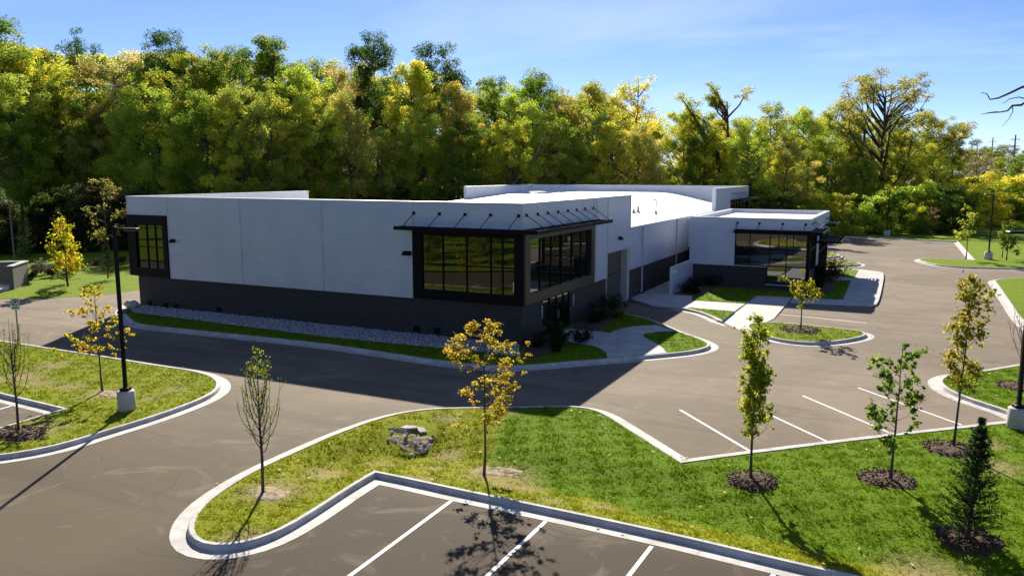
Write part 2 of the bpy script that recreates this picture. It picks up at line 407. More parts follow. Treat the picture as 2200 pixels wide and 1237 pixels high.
def kerb(outline, flags, gutter=True):
    """concrete kerb and gutter round an outline, cast in sections with joints"""
    root = empty('kerb'); root['kind'] = 'structure'
    prof = KPROF if gutter else KPROF[:6]+[(.185, -.05)]
    offs = [offset(outline, o) for o, z in prof]
    n = len(outline)
    if all(flags): runs = [list(range(n))+[0]]
    else:
        z0 = [k for k in range(n) if not flags[k]][0]; runs, cur = [], []
        for k in range(1, n+1):
            idx = (z0+k) % n
            if flags[idx]: cur.append(idx)
            elif cur: runs.append(cur+[idx]); cur = []
    for run in runs:
        s = 0
        while s < len(run)-1:
            e, L = s, 0.0
            while e < len(run)-1 and L < 2.9:
                L += np.linalg.norm(outline[run[e+1]]-outline[run[e]]); e += 1
            ids = run[s:e+1]
            V, F = [], []
            m = len(prof)
            for q, idx in enumerate(ids):
                for j, (o, z) in enumerate(prof):
                    p = offs[j][idx].copy()
                    if q == len(ids)-1 and len(ids) > 1:      # 8 mm joint
                        d = offs[j][ids[q-1]]-p; l = np.linalg.norm(d)
                        if l > .05: p += d/l*.009
                    V.append((p[0], p[1], z))
            for q in range(len(ids)-1):
                for j in range(m-1): F.append((q*m+j, q*m+j+1, (q+1)*m+j+1, (q+1)*m+j))
            F.append(tuple(range(m-1, -1, -1))); F.append(tuple(range((len(ids)-1)*m, len(ids)*m)))
            MB().add(V, F).build('kerb_section', M['kerb'], root)
            s = e
    return root

LAWN = []      # (outline, zfun, zone fn, bare fn)
def lawn(name, outline, zfun=None, spacing=.45, zone=None, bare=None, grid=True, zbase=ZK):
    P2 = [Vector((float(p[0]), float(p[1]))) for p in outline]; n = len(P2)
    pts = list(P2)
    if grid:
        lo, hi = outline.min(0), outline.max(0)
        gx, gy = np.meshgrid(np.arange(lo[0], hi[0], spacing), np.arange(lo[1], hi[1], spacing)); gp = np.stack([gx.ravel(), gy.ravel()], 1)
        gp[:, 0] += np.tile([0, spacing/2], len(gp))[:len(gp)]*0
        pr = np.array([project(np.array([a, b, 0])) for a, b in gp]) if len(gp) < 60000 else None
        ok = inside(outline, gp) & (dist_poly(outline, gp) > spacing*.35)
        gp = gp[ok]
        gp = gp + np.random.default_rng(3).uniform(-.12, .12, gp.shape)*spacing
        pts += [Vector((float(a), float(b))) for a, b in gp]
    res = delaunay_2d_cdt(pts, [], [list(range(n))], 1, 1e-5)
    V = np.array([[v.x, v.y, 0] for v in res[0]]); F = np.array([f for f in res[2] if len(f) == 3], dtype=np.int32)
    Q = V[:, :2]
    V[:, 2] = zfun(Q) if zfun else zbase
    zo = zone(Q) if zone else np.zeros(len(Q)); ba = bare(Q) if bare else np.zeros(len(Q))
    me = np_mesh(name, V, F, M['lawn'], {'zone': zo, 'bare': ba}, smooth=True)
    o = link(name, me); o['kind'] = 'structure'
    return o

OUT = {}
def outline(key, pts):
    P, f = smooth_closed(conv(pts))
    if area(P) < 0:
        P = P[::-1]; f = f[::-1]; f = f[1:]+f[:1]
    OUT[key] = P; return P, f

C_ = 1
pL, fL = outline('L', [(-300,690,1,0),(-299,690,1),(0,733),(125,752),(217,766),(338,786),(410,796),(449,807),(466,819),(464,833),(449,846),(386,872),(294,903),(217,925),(145,949),(72,966),(0,975),(-100,985),(-190,990,1),(-190,977,1),(0,920),(147,877,1),(0,842),(-300,768,1,0)])
pM, fM = outline('M', [(410,1148),(412,1122),(440,1082),(501,1039),(565,1003),(641,969),(702,941),(754,921),(802,903),(862,887),(911,879),(967,877),(1080,876),(1200,873),(1245,873),(1285,881),(1316,901),(1370,935),(1428,972),(1463,994.5,1),(1613,974),(1917,936.6),(2157,910),(2212,903,1),(2175,881),(2120,866),(2065,847),(2034,831),(2021,816),(2040,805.5),(2093,801),(2147,793),(2200,784),(2400,750,1,0),(2400,1360,1),(1850,1236.5),(1700,1203.5),(1486,1153),(1293,1111),(1100,1071),(983,1047.5),(842,1017),(804,1010,1),(742,1045.5),(682,1086),(621,1122),(565,1156),(525,1170),(481,1178),(444.5,1179),(420,1170)])
pN, fN = outline('N', [('w',-32.0,0.6),(268,664),(281,684),(305,696),(453,712),(700,738),(943,773),(1050,784),(1106,784.5),(1157,782),(1196,778),(1304,769.6),(1432,758.5),(1484,753),(1512,747.5),(1526,740),(1515,733),(1484,721),(1454,712),(1423,699),(1395,687),(1365,678),(1340,673,1,0),('w',.05,13.6,0),('w',.05,-.05,0),('w',-30.4,-.05,0),('w',-30.45,.6,0)])
pT, fT = outline('T', [(1640,691.5),(1725,697),(1800,706),(1850,710),(1862,715),(1853,720.5),(1818,728),(1782,732.5),(1747,735),(1711,733),(1667,726),(1632,714.5),(1610,706),(1606,699),(1618,693)])
pR3, fR3 = outline('R3', [(2500,602,1),(2200,597),(2152,599),(2139,602.5),(2147,613),(2162,635),(2181,662),(2200,687),(2232,712),(2300,735),(2500,745,1,0)])
pn1, fn1 = outline('n1', [(1735,545),(1790,544.5),(1801,548),(1790,551.5),(1735,553)])
pn2, fn2 = outline('n2', [(1745,561),(1800,561.5),(1838,562.5),(1847,565.5),(1838,569),(1800,570),(1745,572)])
pF, fF = outline('F', [(1760,504),(1800,507),(1972,514.5),(2049,518.3),(2059,518.8,1),(2096,559,1),(1992,554.8),(1975,557.5),(1986,561.5),(2021,569),(2070,573),(2200,576),(2500,580,1,0),('w',170,160,0),('w',260,700,0),('w',-500,700,0),('w',-420,40,0),(-300,648,0,0),(0,638.5,0,0),(100,636,0,0),(200,631.5,0,0),(262,624,0,0),('w',-38.5,18,0),('w',-38,55,0),('w',-32,74,0),('w',-12,84,0)])
pBl = np.array([(-14., -31.), (-11., -58.), (-100., -57.), (-100., -19.), (-45., -22.), (-22., -27.)])
pBk = np.array([(-130., -150.), (120., -150.), (120., -61.), (-130., -58.)])

# swale through the central island
VAL = np.array([G(*p) for p in [(760,985),(880,958),(1000,975),(1150,1012),(1300,1046),(1500,1100),(1700,1145),(1900,1192),(2150,1250)]])
BASIN = np.array(G(880, 955))
SOD = np.array([G(*p) for p in [(1098,860),(1072,920),(1050,975),(1060,1010),(1180,1036),(1300,1062),(1500,1108),(1700,1152),(1900,1196),(2500,1330),(2600,700),(1100,780)]])
def zM(Q):
    Q = np.asarray(Q, float).reshape(-1, 2)
    de = dist_poly(pM, Q); dv = dist_poly(VAL, Q, False); db = np.hypot(*(Q-BASIN).T)
    s = np.clip(de/1.5, 0, 1); s = s*s*(3-2*s)
    return ZK-.015 - .42*s*np.exp(-(dv/1.9)**2) - .30*s*np.exp(-(db/1.0)**2) + s*.025*wav(Q[:, 0], Q[:, 1], 1.1)
BL = [(1075,1012,1.25),(1030,1000,.6),(590,1062,1.0),(705,1012,.8),(1085,893,.55),(960,962,.6),(930,1000,.5),(520,1170,.7),(900,1040,.5),(1120,1038,.7),(1190,1080,.4),(960,905,.5),(830,985,.8),(2000,1225,1.2),(2140,1010,.8),(2120,960,.6),(1300,1080,.5)]
BLw = [(*G(a, b), r) for a, b, r in BL]
def bareM(Q):
    o = np.zeros(len(Q))
    for x, y, r in BLw: o = np.maximum(o, np.clip(1.35-np.hypot(Q[:, 0]-x, Q[:, 1]-y)/r, 0, 1))
    return o
def zoneM(Q): return np.where(inside(SOD, Q+.25*np.stack([wav(Q[:,0],Q[:,1],2.3), wav(Q[:,1],Q[:,0],2.7)],1)), 0., 1.)
SW_L = np.array([G(*p) for p in [(-100,800),(40,810),(150,828),(300,845),(420,835)]])
def zL(Q):
    Q = np.asarray(Q, float).reshape(-1, 2)
    de = dist_poly(pL, Q); s = np.clip(de/1.6, 0, 1); s = s*s*(3-2*s)
    return ZK-.015 - .10*s*np.exp(-(dist_poly(SW_L, Q, False)/1.6)**2) + s*.03*wav(Q[:, 0], Q[:, 1], 1.0)
BLl = [(*G(a, b), r) for a, b, r in [(230,848,1.1),(40,812,1.2),(80,826,.9),(150,832,.7),(60,932,1.3),(320,862,.5),(110,790,.8),(375,840,.6)]]
def bareL(Q):
    o = np.zeros(len(Q))
    for x, y, r in BLl: o = np.maximum(o, np.clip(1.3-np.hypot(Q[:, 0]-x, Q[:, 1]-y)/r, 0, 1))
    return o
def Gz(px, py, zf):
    """ground point under a pixel on an uneven lawn"""
    z = ZK
    for _ in range(8): x, y = G(px, py, z); z = float(zf([[x, y]])[0])
    return x, y, z
one = lambda v: (lambda Q: np.full(len(Q), v))
lawn('lawn', pL, zL, .5, one(.75), bareL)
lawn('lawn', pM, zM, .38, zoneM, bareM)
lawn('lawn', pN, None, .6, one(.05))
lawn('lawn', pT, lambda Q: ZK-.01+.10*np.clip(dist_poly(pT, Q)/2, 0, 1), .5, one(.35))
lawn('lawn', pR3, None, .9, one(.2), grid=False)
lawn('lawn', pn1, None, .9, one(.4), grid=False)
lawn('lawn', pn2, None, .9, one(.4), grid=False)
zFv = np.array([.15 if (a and b) else .012 for a, b in zip(fF, fF[-1:]+fF[:-1])])
lawn('lawn', pF, lambda Q: np.array([zFv[np.argmin(np.hypot(pF[:, 0]-q[0], pF[:, 1]-q[1]))] for q in Q]), 1, one(.25), grid=False)
lawn('lawn', pBk, None, 1, one(.3), grid=False)
lawn('lawn', pBl if area(pBl) > 0 else pBl[::-1], None, 1, one(.3), grid=False)
for P, f in ((pL, fL), (pM, fM), (pN, fN), (pT, fT), (pR3, fR3), (pn1, fn1), (pn2, fn2), (pF, fF)): kerb(P, f)

# the ground sheet to the horizon, open under the paved site
def sheet(name, outer, holes, z, mat):
    polys = [[Vector((x, y, 0)) for x, y in outer]] + [[Vector((float(p[0]), float(p[1]), 0)) for p in h] for h in holes]
    tri = tessellate_polygon(polys); V = [(v.x, v.y, z) for pl in polys for v in pl]
    me = bpy.data.meshes.new(name); me.from_pydata(V, [], [tuple(t) for t in tri]); me.update(); me.materials.append(mat)
    bm = bmesh.new(); bm.from_mesh(me)
    for f in bm.faces:
        f.normal_update()
        if f.normal.z < 0: f.normal_flip()
    bm.to_mesh(me); bm.free()
    o = link(name, me); o['kind'] = 'structure'; return o
gm = pm('far_ground', (.07, .085, .02), (.12, .12, .04), .05, .95)
sheet('ground', [(-4000,-4000),(4000,-4000),(4000,4000),(-4000,4000)], [[(-110,-60),(85,-60),(85,85),(-110,85)]], -.3, gm)
AS = sheet('asphalt', [(-130,-64),(95,-64),(95,130),(-130,130)], [pM], 0.0, M['asphalt'])
AS.name = 'asphalt'

# painted stall lines
def stripe(a, b, w=.11, mat='paint', z=.005):
    pa, pb = np.array(G(*a)), np.array(G(*b)); d = pb-pa; d /= np.linalg.norm(d); n = np.array([-d[1], d[0]])*w/2
    o = MB().add([(*(pa-n), z), (*(pb-n), z), (*(pb+n), z), (*(pa+n), z)], [(0, 1, 2, 3)]).build('parking_line', M[mat], AS)
    return o
for a, b in [((970,1075),(560,1377)),((1172,1119.5),(850,1419)),((1400,1172.5),(1200,1430)),((1663,1231),(1560,1400)),
             ((1461,880),(1612,969)),((1655,891),(1778,948.5)),((1724,849.5),(1918,932)),((1843,832.5),(2066,912.5)),
             ((1689,660),(1868,674)),((1676,675),(1862,694)),((-60,895),(34,869))]:
    stripe(a, b)

# concrete walks cut into slabs
def slabs(name, poly, cuts, zfun, thick=.12, skip=None, lip=.006):
    root = empty(name); root['kind'] = 'structure'
    bm = bmesh.new(); vs_ = [bm.verts.new((p[0], p[1], 0)) for p in poly]; bm.faces.new(vs_)
    for (px_, py_), (nx, ny) in cuts:
        bmesh.ops.bisect_plane(bm, geom=bm.verts[:]+bm.edges[:]+bm.faces[:], plane_co=(px_, py_, 0), plane_no=(nx, ny, 0), dist=1e-4)
    for f in bm.faces:
        P = np.array([(v.co.x, v.co.y) for v in f.verts])
        if area(P) < 0: P = P[::-1]
        if abs(area(P)) < .03: continue
        if skip and any(inside(s_, P*.999+P.mean(0)*.001).all() for s_ in skip): continue
        Q = offset(P, -lip); n = len(Q); zt = zfun(Q)
        V = [(q[0], q[1], z) for q, z in zip(P, zfun(P)-.02)] + [(q[0], q[1], z) for q, z in zip(Q, zt)] + [(q[0], q[1], z-thick) for q, z in zip(P, zt)]
        F = [tuple(range(n, 2*n))] + [(i, (i+1) % n, n+(i+1) % n, n+i) for i in range(n)] + [(2*n+i, 2*n+(i+1) % n, (i+1) % n, i) for i in range(n)]
        MB().add(V, F).build('slab', M['concrete'], root)
    bm.free(); return root
def gp(L, z=ZK): return np.array([G(a, b, z) for a, b in L])
flat = lambda z: (lambda P: np.full(len(P), z))
w1 = gp([(1225,706),(1289,712.5),(1310,716),(1322,709),(1361,701),(1410,698.5),(1450,711.5),(1423,712),(1389,716),(1380,721),(1389,727),(1407,736),(1423,747),(1433,758),(1304,769),(1303,758),(1289,748),(1270,741.4),(1244,738.5),(1225,735.6),(1213,727),(1203,713)])
slabs('sidewalk', w1, [((x, 0), (.94, .34)) for x in (1.9, 3.8, 5.6, 7.4)] + [((4.5, 5.0), (-.3, .95))], flat(ZK+.022))
E1 = np.array([(2.45, 21.9), (2.45, 28.8)]); B0, B1, BY0, BY1, BT = 2.1, 11.65, 28.8, 45.5, 5.9
lawnE1 = np.vstack([gp([(1487,645),(1601,652),(1624,635),(1700,637.5),(1758,641),(1811,643.5),(1828,603),(1790,603)]), np.array([(B1+.02, 37.5), (B1+.02, BY0-.02), (2.4, BY0-.02)])])
lawnE2 = gp([(1474,660.5),(1577,669.5),(1553,687.5),(1535,679),(1505,667.5)])
lawnE3 = gp([(1800,594),(1835,596.5),(1844,580.5),(1803,578.5)])
plaza = np.vstack([np.array([(.05, 18.8)]), gp([(1400,655),(1447,659),(1468,660.5),(1502,667.5),(1532,679),(1550,688.5),(1601,652),(1624.5,634.6),(1705,636.7),(1697,648),(1750,650.5),(1835,654),(1868,656),(1883,653),(1888,645),(1893,628),(1899,597),(1898,586),(1888,583),(1850,579),(1802,576.5)]), np.array([(B1-.2, BY1), (B1-.2, BY0+.2), (B0+.2, BY0+.2), (B0+.2, 40), (.05, 40)])])
slabs('sidewalk', plaza, [((x, 0), (1, 0)) for x in (2.2, 5.2, 8.2, 14.3, 16.4)] + [((0, y), (0, 1)) for y in (18.6, 21.3, 24.5, 27.5, 32, 36, 40)], flat(ZK), skip=[lawnE1])
def zap(P):
    a, b = np.array(G(1660, 636)), np.array(G(1600, 708)); d = b-a; t = np.clip(((P-a)@d)/(d@d), 0, 1); return .14-.13*t
ap = gp([(1625,635),(1704,637),(1662,684),(1597,709.5),(1575,700),(1551,689),(1579,669),(1601,652.3)], .08)
slabs('sidewalk', ap, [((8.5, 16.5), (.55, .83)), ((8.5, 21.3), (.2, .98)), ((9.8, 15), (.97, -.24))], zap, .2)
for P in (lawnE1, lawnE2, lawnE3):
    Q = P if area(P) > 0 else P[::-1]
    lawn('lawn', Q, None, .6, one(.05), zbase=ZK+.03)
kerb_e = np.array(smooth_closed([(*G(a, b, ZK), c, k) for a, b, c, k in [(1447,659.5,0,1),(1470,661,0,1),(1505,668.5,0,1),(1532,679,0,1),(1550,688.5,1,0),(1540,676,1,0),(1470,655,1,0)]])[0])
ke_f = smooth_closed([(*G(a, b, ZK), c, k) for a, b, c, k in [(1447,659.5,0,1),(1470,661,0,1),(1505,668.5,0,1),(1532,679,0,1),(1550,688.5,1,0),(1540,676,1,0),(1470,655,1,0)]])[1]
if area(kerb_e) < 0: kerb_e = kerb_e[::-1]; ke_f = ke_f[::-1]; ke_f = ke_f[1:]+ke_f[:1]
kerb(kerb_e, ke_f)
# planting beds against the walls
def bed(poly, z, name='planting_bed'):
    P = np.array(poly)
    if area(P) < 0: P = P[::-1]
    n = len(P); Q = offset(P, -.12)
    V = [(p[0], p[1], z-.06) for p in P] + [(p[0], p[1], z+.05) for p in Q]
    o = MB().add(V, [tuple(range(n, 2*n))]+[(i, (i+1) % n, n+(i+1) % n, n+i) for i in range(n)]).build(name, M['mulch']); o['kind'] = 'structure'; return o
bed(np.vstack([[(.15, -.6), (.15, 2.9), (1.6, 3.0)], gp([(1213,727),(1222,735),(1190,757),(1160,767),(1128,770)])]), ZK)
bed(np.vstack([[(.15, 13.4), (.15, 7.1)], gp([(1232,707),(1287,713),(1312,697),(1337,677)])]), ZK)
bed(np.array([(2.5, 22.1), (2.5, 28.7), (4.8, 28.7), (5.0, 24.5), (4.4, 22.0)]), ZK+.03)
bed(np.array([(5.0, 28.7), (11.6, 28.7), (11.6, 27.6), (5.0, 27.4)]), ZK+.03)
bed(np.array([(11.8, 27.8), (11.8, 36.5), (13.4, 36.5), (13.6, 27.8)]), ZK+.03)

# ------------------------------------------------------------------ the building
BD = empty('office_building', (0, 0, 0))
tag(BD, 'long low silver metal office building on a charcoal brick base with black corner windows', 'building')
T = 7.93; MBOT = 2.33
def wb(mb, pl, c, u0, u1, z0, z1, d0, d1):
    """box on a wall plane: pl 'S' faces -y, 'E' faces +x, 'W' faces -x; depth d0..d1 outward of c"""
    if pl == 'S': mb.box(u0, u1, c-d1, c-d0, z0, z1)
    elif pl == 'E': mb.box(c+d0, c+d1, u0, u1, z0, z1)
    else: mb.box(c-d1, c-d0, u0, u1, z0, z1)
def wp(pl, c, u, z, d):
    return (u, c-d, z) if pl == 'S' else ((c+d, u, z) if pl == 'E' else (c-d, u, z))
PITCH_R = .118
def ribbed(pl, c, u0, u1, z0, z1, parent=BD, mat='metal', name='metal_panel', dep=.045):
    """horizontally ribbed cladding panel with folded edges"""
    prof = []; z = z0; k = 0
    while z < z1-PITCH_R*.5:
        q = min(PITCH_R, z1-z)
        prof += [(z, .0), (z+q*.42, .0), (z+q*.55, dep), (z+q*.90, dep)]; z += PITCH_R
    prof.append((z1, 0.0))
    V, F = [], []
    for zz, d in prof:
        V.append(wp(pl, c, u0, zz, d)); V.append(wp(pl, c, u1, zz, d))
    flip = pl == 'W'
    for i in range(len(prof)-1):
        q = (2*i, 2*i+1, 2*i+3, 2*i+2); F.append(q[::-1] if flip else q)
    mb = MB().add(V, F)
    for e0, e1 in ((u0-.004, u0+.028), (u1-.028, u1+.004)): wb(mb, pl, c, e0, e1, z0-.01, z1+.005, -.03, dep+.007)
    wb(mb, pl, c, u0+.03, u1-.03, z0-.022, z0+.012, -.03, dep+.004)
    return mb.build(name, M[mat], parent)
def window(name, pl, c, u0, u1, z0, z1, us, zs, surround, frame='black', glass='glass', mw=.065, depth=.12, skip=None, mat2=None):
    """window part > frame (own mesh), pane sub-parts; us, zs inner mullion lines; surround = widths (left,right,bottom,top)"""
    l, r, b, t = surround
    mb = MB()
    wb(mb, pl, c, u0, u0+l, z0, z1, -.12, depth); wb(mb, pl, c, u1-r, u1, z0, z1, -.12, depth)
    wb(mb, pl, c, u0+l, u1-r, z0, z0+b, -.12, depth-.004); wb(mb, pl, c, u0+l, u1-r, z1-t, z1, -.12, depth-.004)
    root = mb.build(name, M[mat2 or frame], BD)
    U = [u0+l]+list(us)+[u1-r]; Z = [z0+b]+list(zs)+[z1-t]
    mm = MB()
    for x in us: wb(mm, pl, c, x-mw/2, x+mw/2, z0+b, z1-t, -.06, .05)
    for z in zs: wb(mm, pl, c, u0+l, u1-r, z-mw/2, z+mw/2, -.06, .044)
    if us or zs: mm.build('mullions', M[frame], root)
    for i in range(len(U)-1):
        for j in range(len(Z)-1):
            p = MB(); wb(p, pl, c, U[i]+.012, U[i+1]-.012, Z[j]+.012, Z[j+1]-.012, -.05, -.012)
            p.build('pane', M[glass], root)
    return root

# masonry base
mb = MB()
wb(mb, 'S', .06, -30.4, -.07, -.3, MBOT, -.35, 0)
for y0, y1, zz in ((.41, 2.85, MBOT), (7.05, 13.6, MBOT), (18.65, 67.0, MBOT)): wb(mb, 'E', -.07, y0, y1, -.3, zz, -.35, 0)
mb.build('brick_wall', M['brick'], BD)
mb = MB(); wb(mb, 'W', -30.4, .41, 67.0, -.3, MBOT, -.35, 0); mb.box(-30.0, -.5, 66.6, 66.95, -.3, MBOT); mb.build('brick_wall', M['brick'], BD)
mb = MB(); mb.box(-30.3, -.45, .45, 66.5, 2.2, 2.3); mb.build('floor_slab', M['brick'], BD)
# wall cores and parapets (white lined inside)
mb = MB()
mb.box(-30.95, -.05, .03, .38, 2.36, T-.08)
for y0, y1, z0, z1 in ((.385, 13.6, 2.36, T-.08), (13.6, 18.62, 4.05, T-.08), (18.62, 18.74, 2.36, T-.08), (18.745, 48.0, 2.36, 5.46), (48.005, 67.3, 2.36, T-.08)): mb.box(-.38, -.035, y0, y1, z0, z1)
mb.build('wall_core', M['inner'], BD)
mb = MB()
for y0, y1, z1 in ((.385, 18.74, T-.08), (18.745, 48.0, 5.46), (48.005, 67.3, T-.08)): mb.box(-30.97, -30.62, y0, y1, 2.36, z1)
mb.box(-30.6, -.4, 67.0, 67.3, 2.36, T-.08)
mb.build('wall_core', M['inner'], BD)
# ribbed panels
for x0, x1, z0 in ((-31, -27.06, 6.66), (-27.03, -20.37, MBOT), (-20.34, -13.65, MBOT), (-13.62, -7.03, MBOT), (-7.0, .0, 6.42)): ribbed('S', 0, x0, x1, z0, T-.07)
for y0, y1, z0, z1 in ((.0, 10.9, 6.24, T-.07), (10.95, 11.38, MBOT, T-.07), (11.42, 13.62, MBOT, T-.07), (13.66, 18.72, 4.06, T-.07),
                       (18.75, 21.6, MBOT, 5.44), (21.75, 31.9, MBOT, 5.44), (32.1, 35.9, MBOT, 5.44), (35.94, 47.9, MBOT, 5.44), (47.95, 55.9, MBOT, T-.07), (56.1, 67.35, 6.46, T-.07)):
    ribbed('E', 0, y0, y1, z0, z1)
for y0, y1, z0, z1 in ((.02, 3.0, 6.66, T-.07), (3.03, 18.72, MBOT, T-.07), (18.75, 48, MBOT, 5.44), (48.02, 67.3, MBOT, T-.07)): ribbed('W', -31, y0, y1, z0, z1)
mb = MB(); wb(mb, 'E', 0, 18.62, 18.745, 4.0, T-.075, -.02, .034); mb.build('corner_trim', M['cap'], BD)
mb = MB(); wb(mb, 'S', 0, -31.03, -30.97, 6.64, T-.075, -.06, .036); mb.build('corner_trim', M['cap'], BD)
# caps
mb = MB()
mb.box(-31.06, .06, -.06, .42, T-.075, T)
mb.box(-.43, .058, .421, 18.78, T-.075, T-.002); mb.box(-31.058, -30.58, .421, 18.78, T-.075, T-.002)
mb.build('parapet_cap', M['cap'], BD)
mb = MB(); mb.box(-.43, .058, 47.93, 67.0, T-.075, T-.002); mb.box(-31.058, -30.58, 47.93, 67.0, T-.075, T-.002); mb.box(-31.06, .06, 67.001, 67.4, T-.075, T)
mb.build('parapet_cap', M['cap'], BD)
for a, b, z in ((-.42, .14, 5.56), (-31.05, -30.6, 5.53)):
    mb = MB(); mb.box(a, b, 18.8, 47.92, 5.45, z); mb.build('eave_gutter', M['cap'], BD)
for y in (21.68, 32.0):
    mb = MB(); wb(mb, 'E', 0, y-.075, y+.075, .25, 5.45, .03, .14); mb.build('downspout', M['frame_grey'], BD)
    mb = MB(); wb(mb, 'E', 0, y-.16, y+.16, -.1, .24, .0, .22); mb.build('downspout_boot', M['brick'], BD)
# roof membrane, warped to drain to the east gutter
def zroof(x, y):
    u = min(max((-x-.5)/11, 0), 1); v = min(max((y-24)/40, 0), 1); return 5.47+1.55*u*u*(3-2*u)*v
nx_, ny_ = 22, 36; V, F = [], []
for j in range(ny_+1):
    for i in range(nx_+1):
        x = -30.6+(30.2)*i/nx_; y = .4+66.58*j/ny_; V.append((x, y, zroof(x, y)))
for j in range(ny_):
    for i in range(nx_): k = j*(nx_+1)+i; F.append((k, k+1, k+nx_+2, k+nx_+1))
MB().add(V, F).build('roof_membrane', M['membrane'], BD, True)
# roof pipes
def on_roof(px, py):
    z = 5.5
    for _ in range(12): x, y = G(px, py, z); z = zroof(x, y)
    return x, y, z
x, y, z = on_roof(1409, 460)
pipe = [(x, y, z), (x, y, z+1.25), (x-.05, y, z+1.38), (x-.2, y-.05, z+1.42), (x-.36, y-.1, z+1.36)]
MB().tube(pipe, .06, 8).lathe([(.2, 0), (.09, .3), (.07, .32)], (x, y, z-.01), 10).build('vent_pipe', M['frame_grey'], BD, True)
for px, py, h in ((1361.5, 457.5, .42), (1371, 456, .62)):
    x, y, z = on_roof(px, py); MB().lathe([(.24, 0), (.12, .22), (.10, h), (.10, h+.01)], (x, y, z-.01), 10).build('vent_stack', M['frame_grey'], BD, True)

# windows of the front block
window('corner_window', 'S', 0, -7.0, .13, 2.35, 6.40, [-4.99, -3.45, -1.92, -1.2], [4.38], (.62, .58, .56, .38))
window('corner_window', 'E', 0, -.0, 10.92, 2.35, 6.22, [2.29, 3.87, 5.41, 7.04, 8.61, 9.75], [4.38], (.78, .66, .56, .30), mat2='brown_reflection')
window('end_window', 'S', 0, -31.02, -27.09, 2.33, 6.63, [-29.15, -28.3], [4.40], (.82, .42, .60, .70))
window('end_window', 'W', -31, .12, 2.98, 2.33, 6.63, [1.6], [4.40], (.3, .3, .60, .70))
window('rear_window', 'E', 0, 56.1, 67.3, 2.9, 6.42, [58, 60, 62, 64, 66], [4.6], (.3, .3, .3, .4))
# the dark recess behind the boxes
mb = MB(); mb.box(-30.8, -27.2, .39, 3.0, 2.35, 6.6); mb.build('window_backing', M['black'], BD)
mb = MB(); mb.box(-6.9, -.45, .39, 1.2, 2.35, 6.3); mb.build('window_backing', M['black'], BD)
# ground floor entrance
en = window('entrance_doors', 'E', -.13, 2.86, 7.04, .12, 2.30, [3.95, 5.0, 6.05], [], (.09, .09, .1, .09), depth=.05)
for y in (4.88, 5.12):
    MB().tube([(-.02, y, .9), (.02, y, .95), (.02, y, 1.35), (-.02, y, 1.4)], .018, 6).build('door_handle', M['galv'], en)
for y in (2.55, 7.35):
    MB().tube([(.04, y, 1.25), (.04, y, 2.0)], .055, 8).build('wall_sconce', M['frame_grey'], BD, True)
# overhead door in its recess
gd = empty('overhead_door'); gd.parent = BD
for k in range(7):
    z0 = .02+k*.565; mb = MB(); mb.box(-.52, -.46, 13.7, 18.05, z0, z0+.552)
    for q in range(4): y0 = 13.85+q*1.05; mb.box(-.459, -.447, y0, y0+.9, z0+.1, z0+.45)
    mb.build('door_section', M['door'], gd)
mb = MB(); mb.box(-.6, .02, 18.06, 18.64, -.05, 4.0); mb.box(-.6, .012, 13.6, 13.69, -.05, 4.04); mb.box(-.6, .015, 13.69, 18.06, 3.98, 4.05); mb.build('door_jamb', M['frame_grey'], gd)
# sconces and louvres
def sconce(pl, c, u, z, w=.34):
    mb = MB(); P = [(0, -.12), (.26, -.12), (.26, -.04), (.10, .12), (0, .12)]
    V = [wp(pl, c, u-w/2, z+q, d+.03) for d, q in P] + [wp(pl, c, u+w/2, z+q, d+.03) for d, q in P]; n = len(P)
    F = [tuple(range(n)), tuple(range(2*n-1, n-1, -1))]+[(i, n+i, n+(i+1) % n, (i+1) % n) for i in range(n)]
    return MB().add(V, F).build('wall_light', M['black'], BD)
sconce('S', 0, -26.55, 4.93); sconce('S', 0, -7.38, 4.93, .5); sconce('E', 0, 16.15, 4.9, .42)
for x, z in ((-29.4, .42), (-27.8, .36), (-26.75, .36), (-22.7, .42), (-6.9, .5), (-5.5, .5)):
    mb = MB(); wb(mb, 'S', .06, x-.22, x+.22, z-.17, z+.17, -.02, .02)
    for q in range(5): wb(mb, 'S', .06, x-.2, x+.2, z-.14+q*.06, z-.11+q*.06, .021, .04)
    mb.build('wall_vent', M['black'], BD)

# canopies
def canopy(name, pl, c, u0, u1, z, dep, struts, ztop, ubot=0.0, blades=3, fas=.21, hole=False):
    root = empty(name); root.parent = BD
    mb = MB(); wb(mb, pl, c, u0, u1, z, z+fas, dep-.06, dep); mb.build('fascia', M['black'], root)
    mb = MB(); wb(mb, pl, c, u0+.01, u1-.01, z+.02, z+.16, .03, .12); mb.build('ledger', M['black'], root)
    n = max(2, int(round((u1-u0)/1.48)))
    for k in range(n+1):
        u = u0+.03+(u1-u0-.06)*k/n
        mb = MB(); wb(mb, pl, c, u-.03, u+.03, z+.03, z+.17, .121, dep-.061); mb.build('bracket_arm', M['black'], root)
    for k in range(blades):
        d = .20+(dep-.42)*(k/(max(1, blades-1)))**1.0
        mb = MB(); wb(mb, pl, c, u0+.07, u1-.07, z+.172, z+.19, d, d+.155); mb.build('blade', M['black'], root)
    for u in struts:
        a = wp(pl, c, u, ztop, .06); b = wp(pl, c, u+ubot, z+.18, dep-.12)
        MB().tube([a, b], .022, 6).build('strut', M['black'], root)
        mb = MB(); wb(mb, pl, c, u-.085, u+.085, ztop-.085, ztop+.085, .02, .075); mb.build('strut_plate', M['black'], root)
    return root
canopy('canopy', 'S', 0, -7.7, 1.2, 6.33, .95, [-6.9, -5.18, -3.52, -1.91, -.21], 7.25, -.28, blades=4)
canopy('canopy', 'E', 0, -.885, 11.1, 6.325, 1.26, [.44, 1.89, 3.31, 4.81, 6.32, 7.77, 9.21, 10.7], 7.26, .12, blades=3)
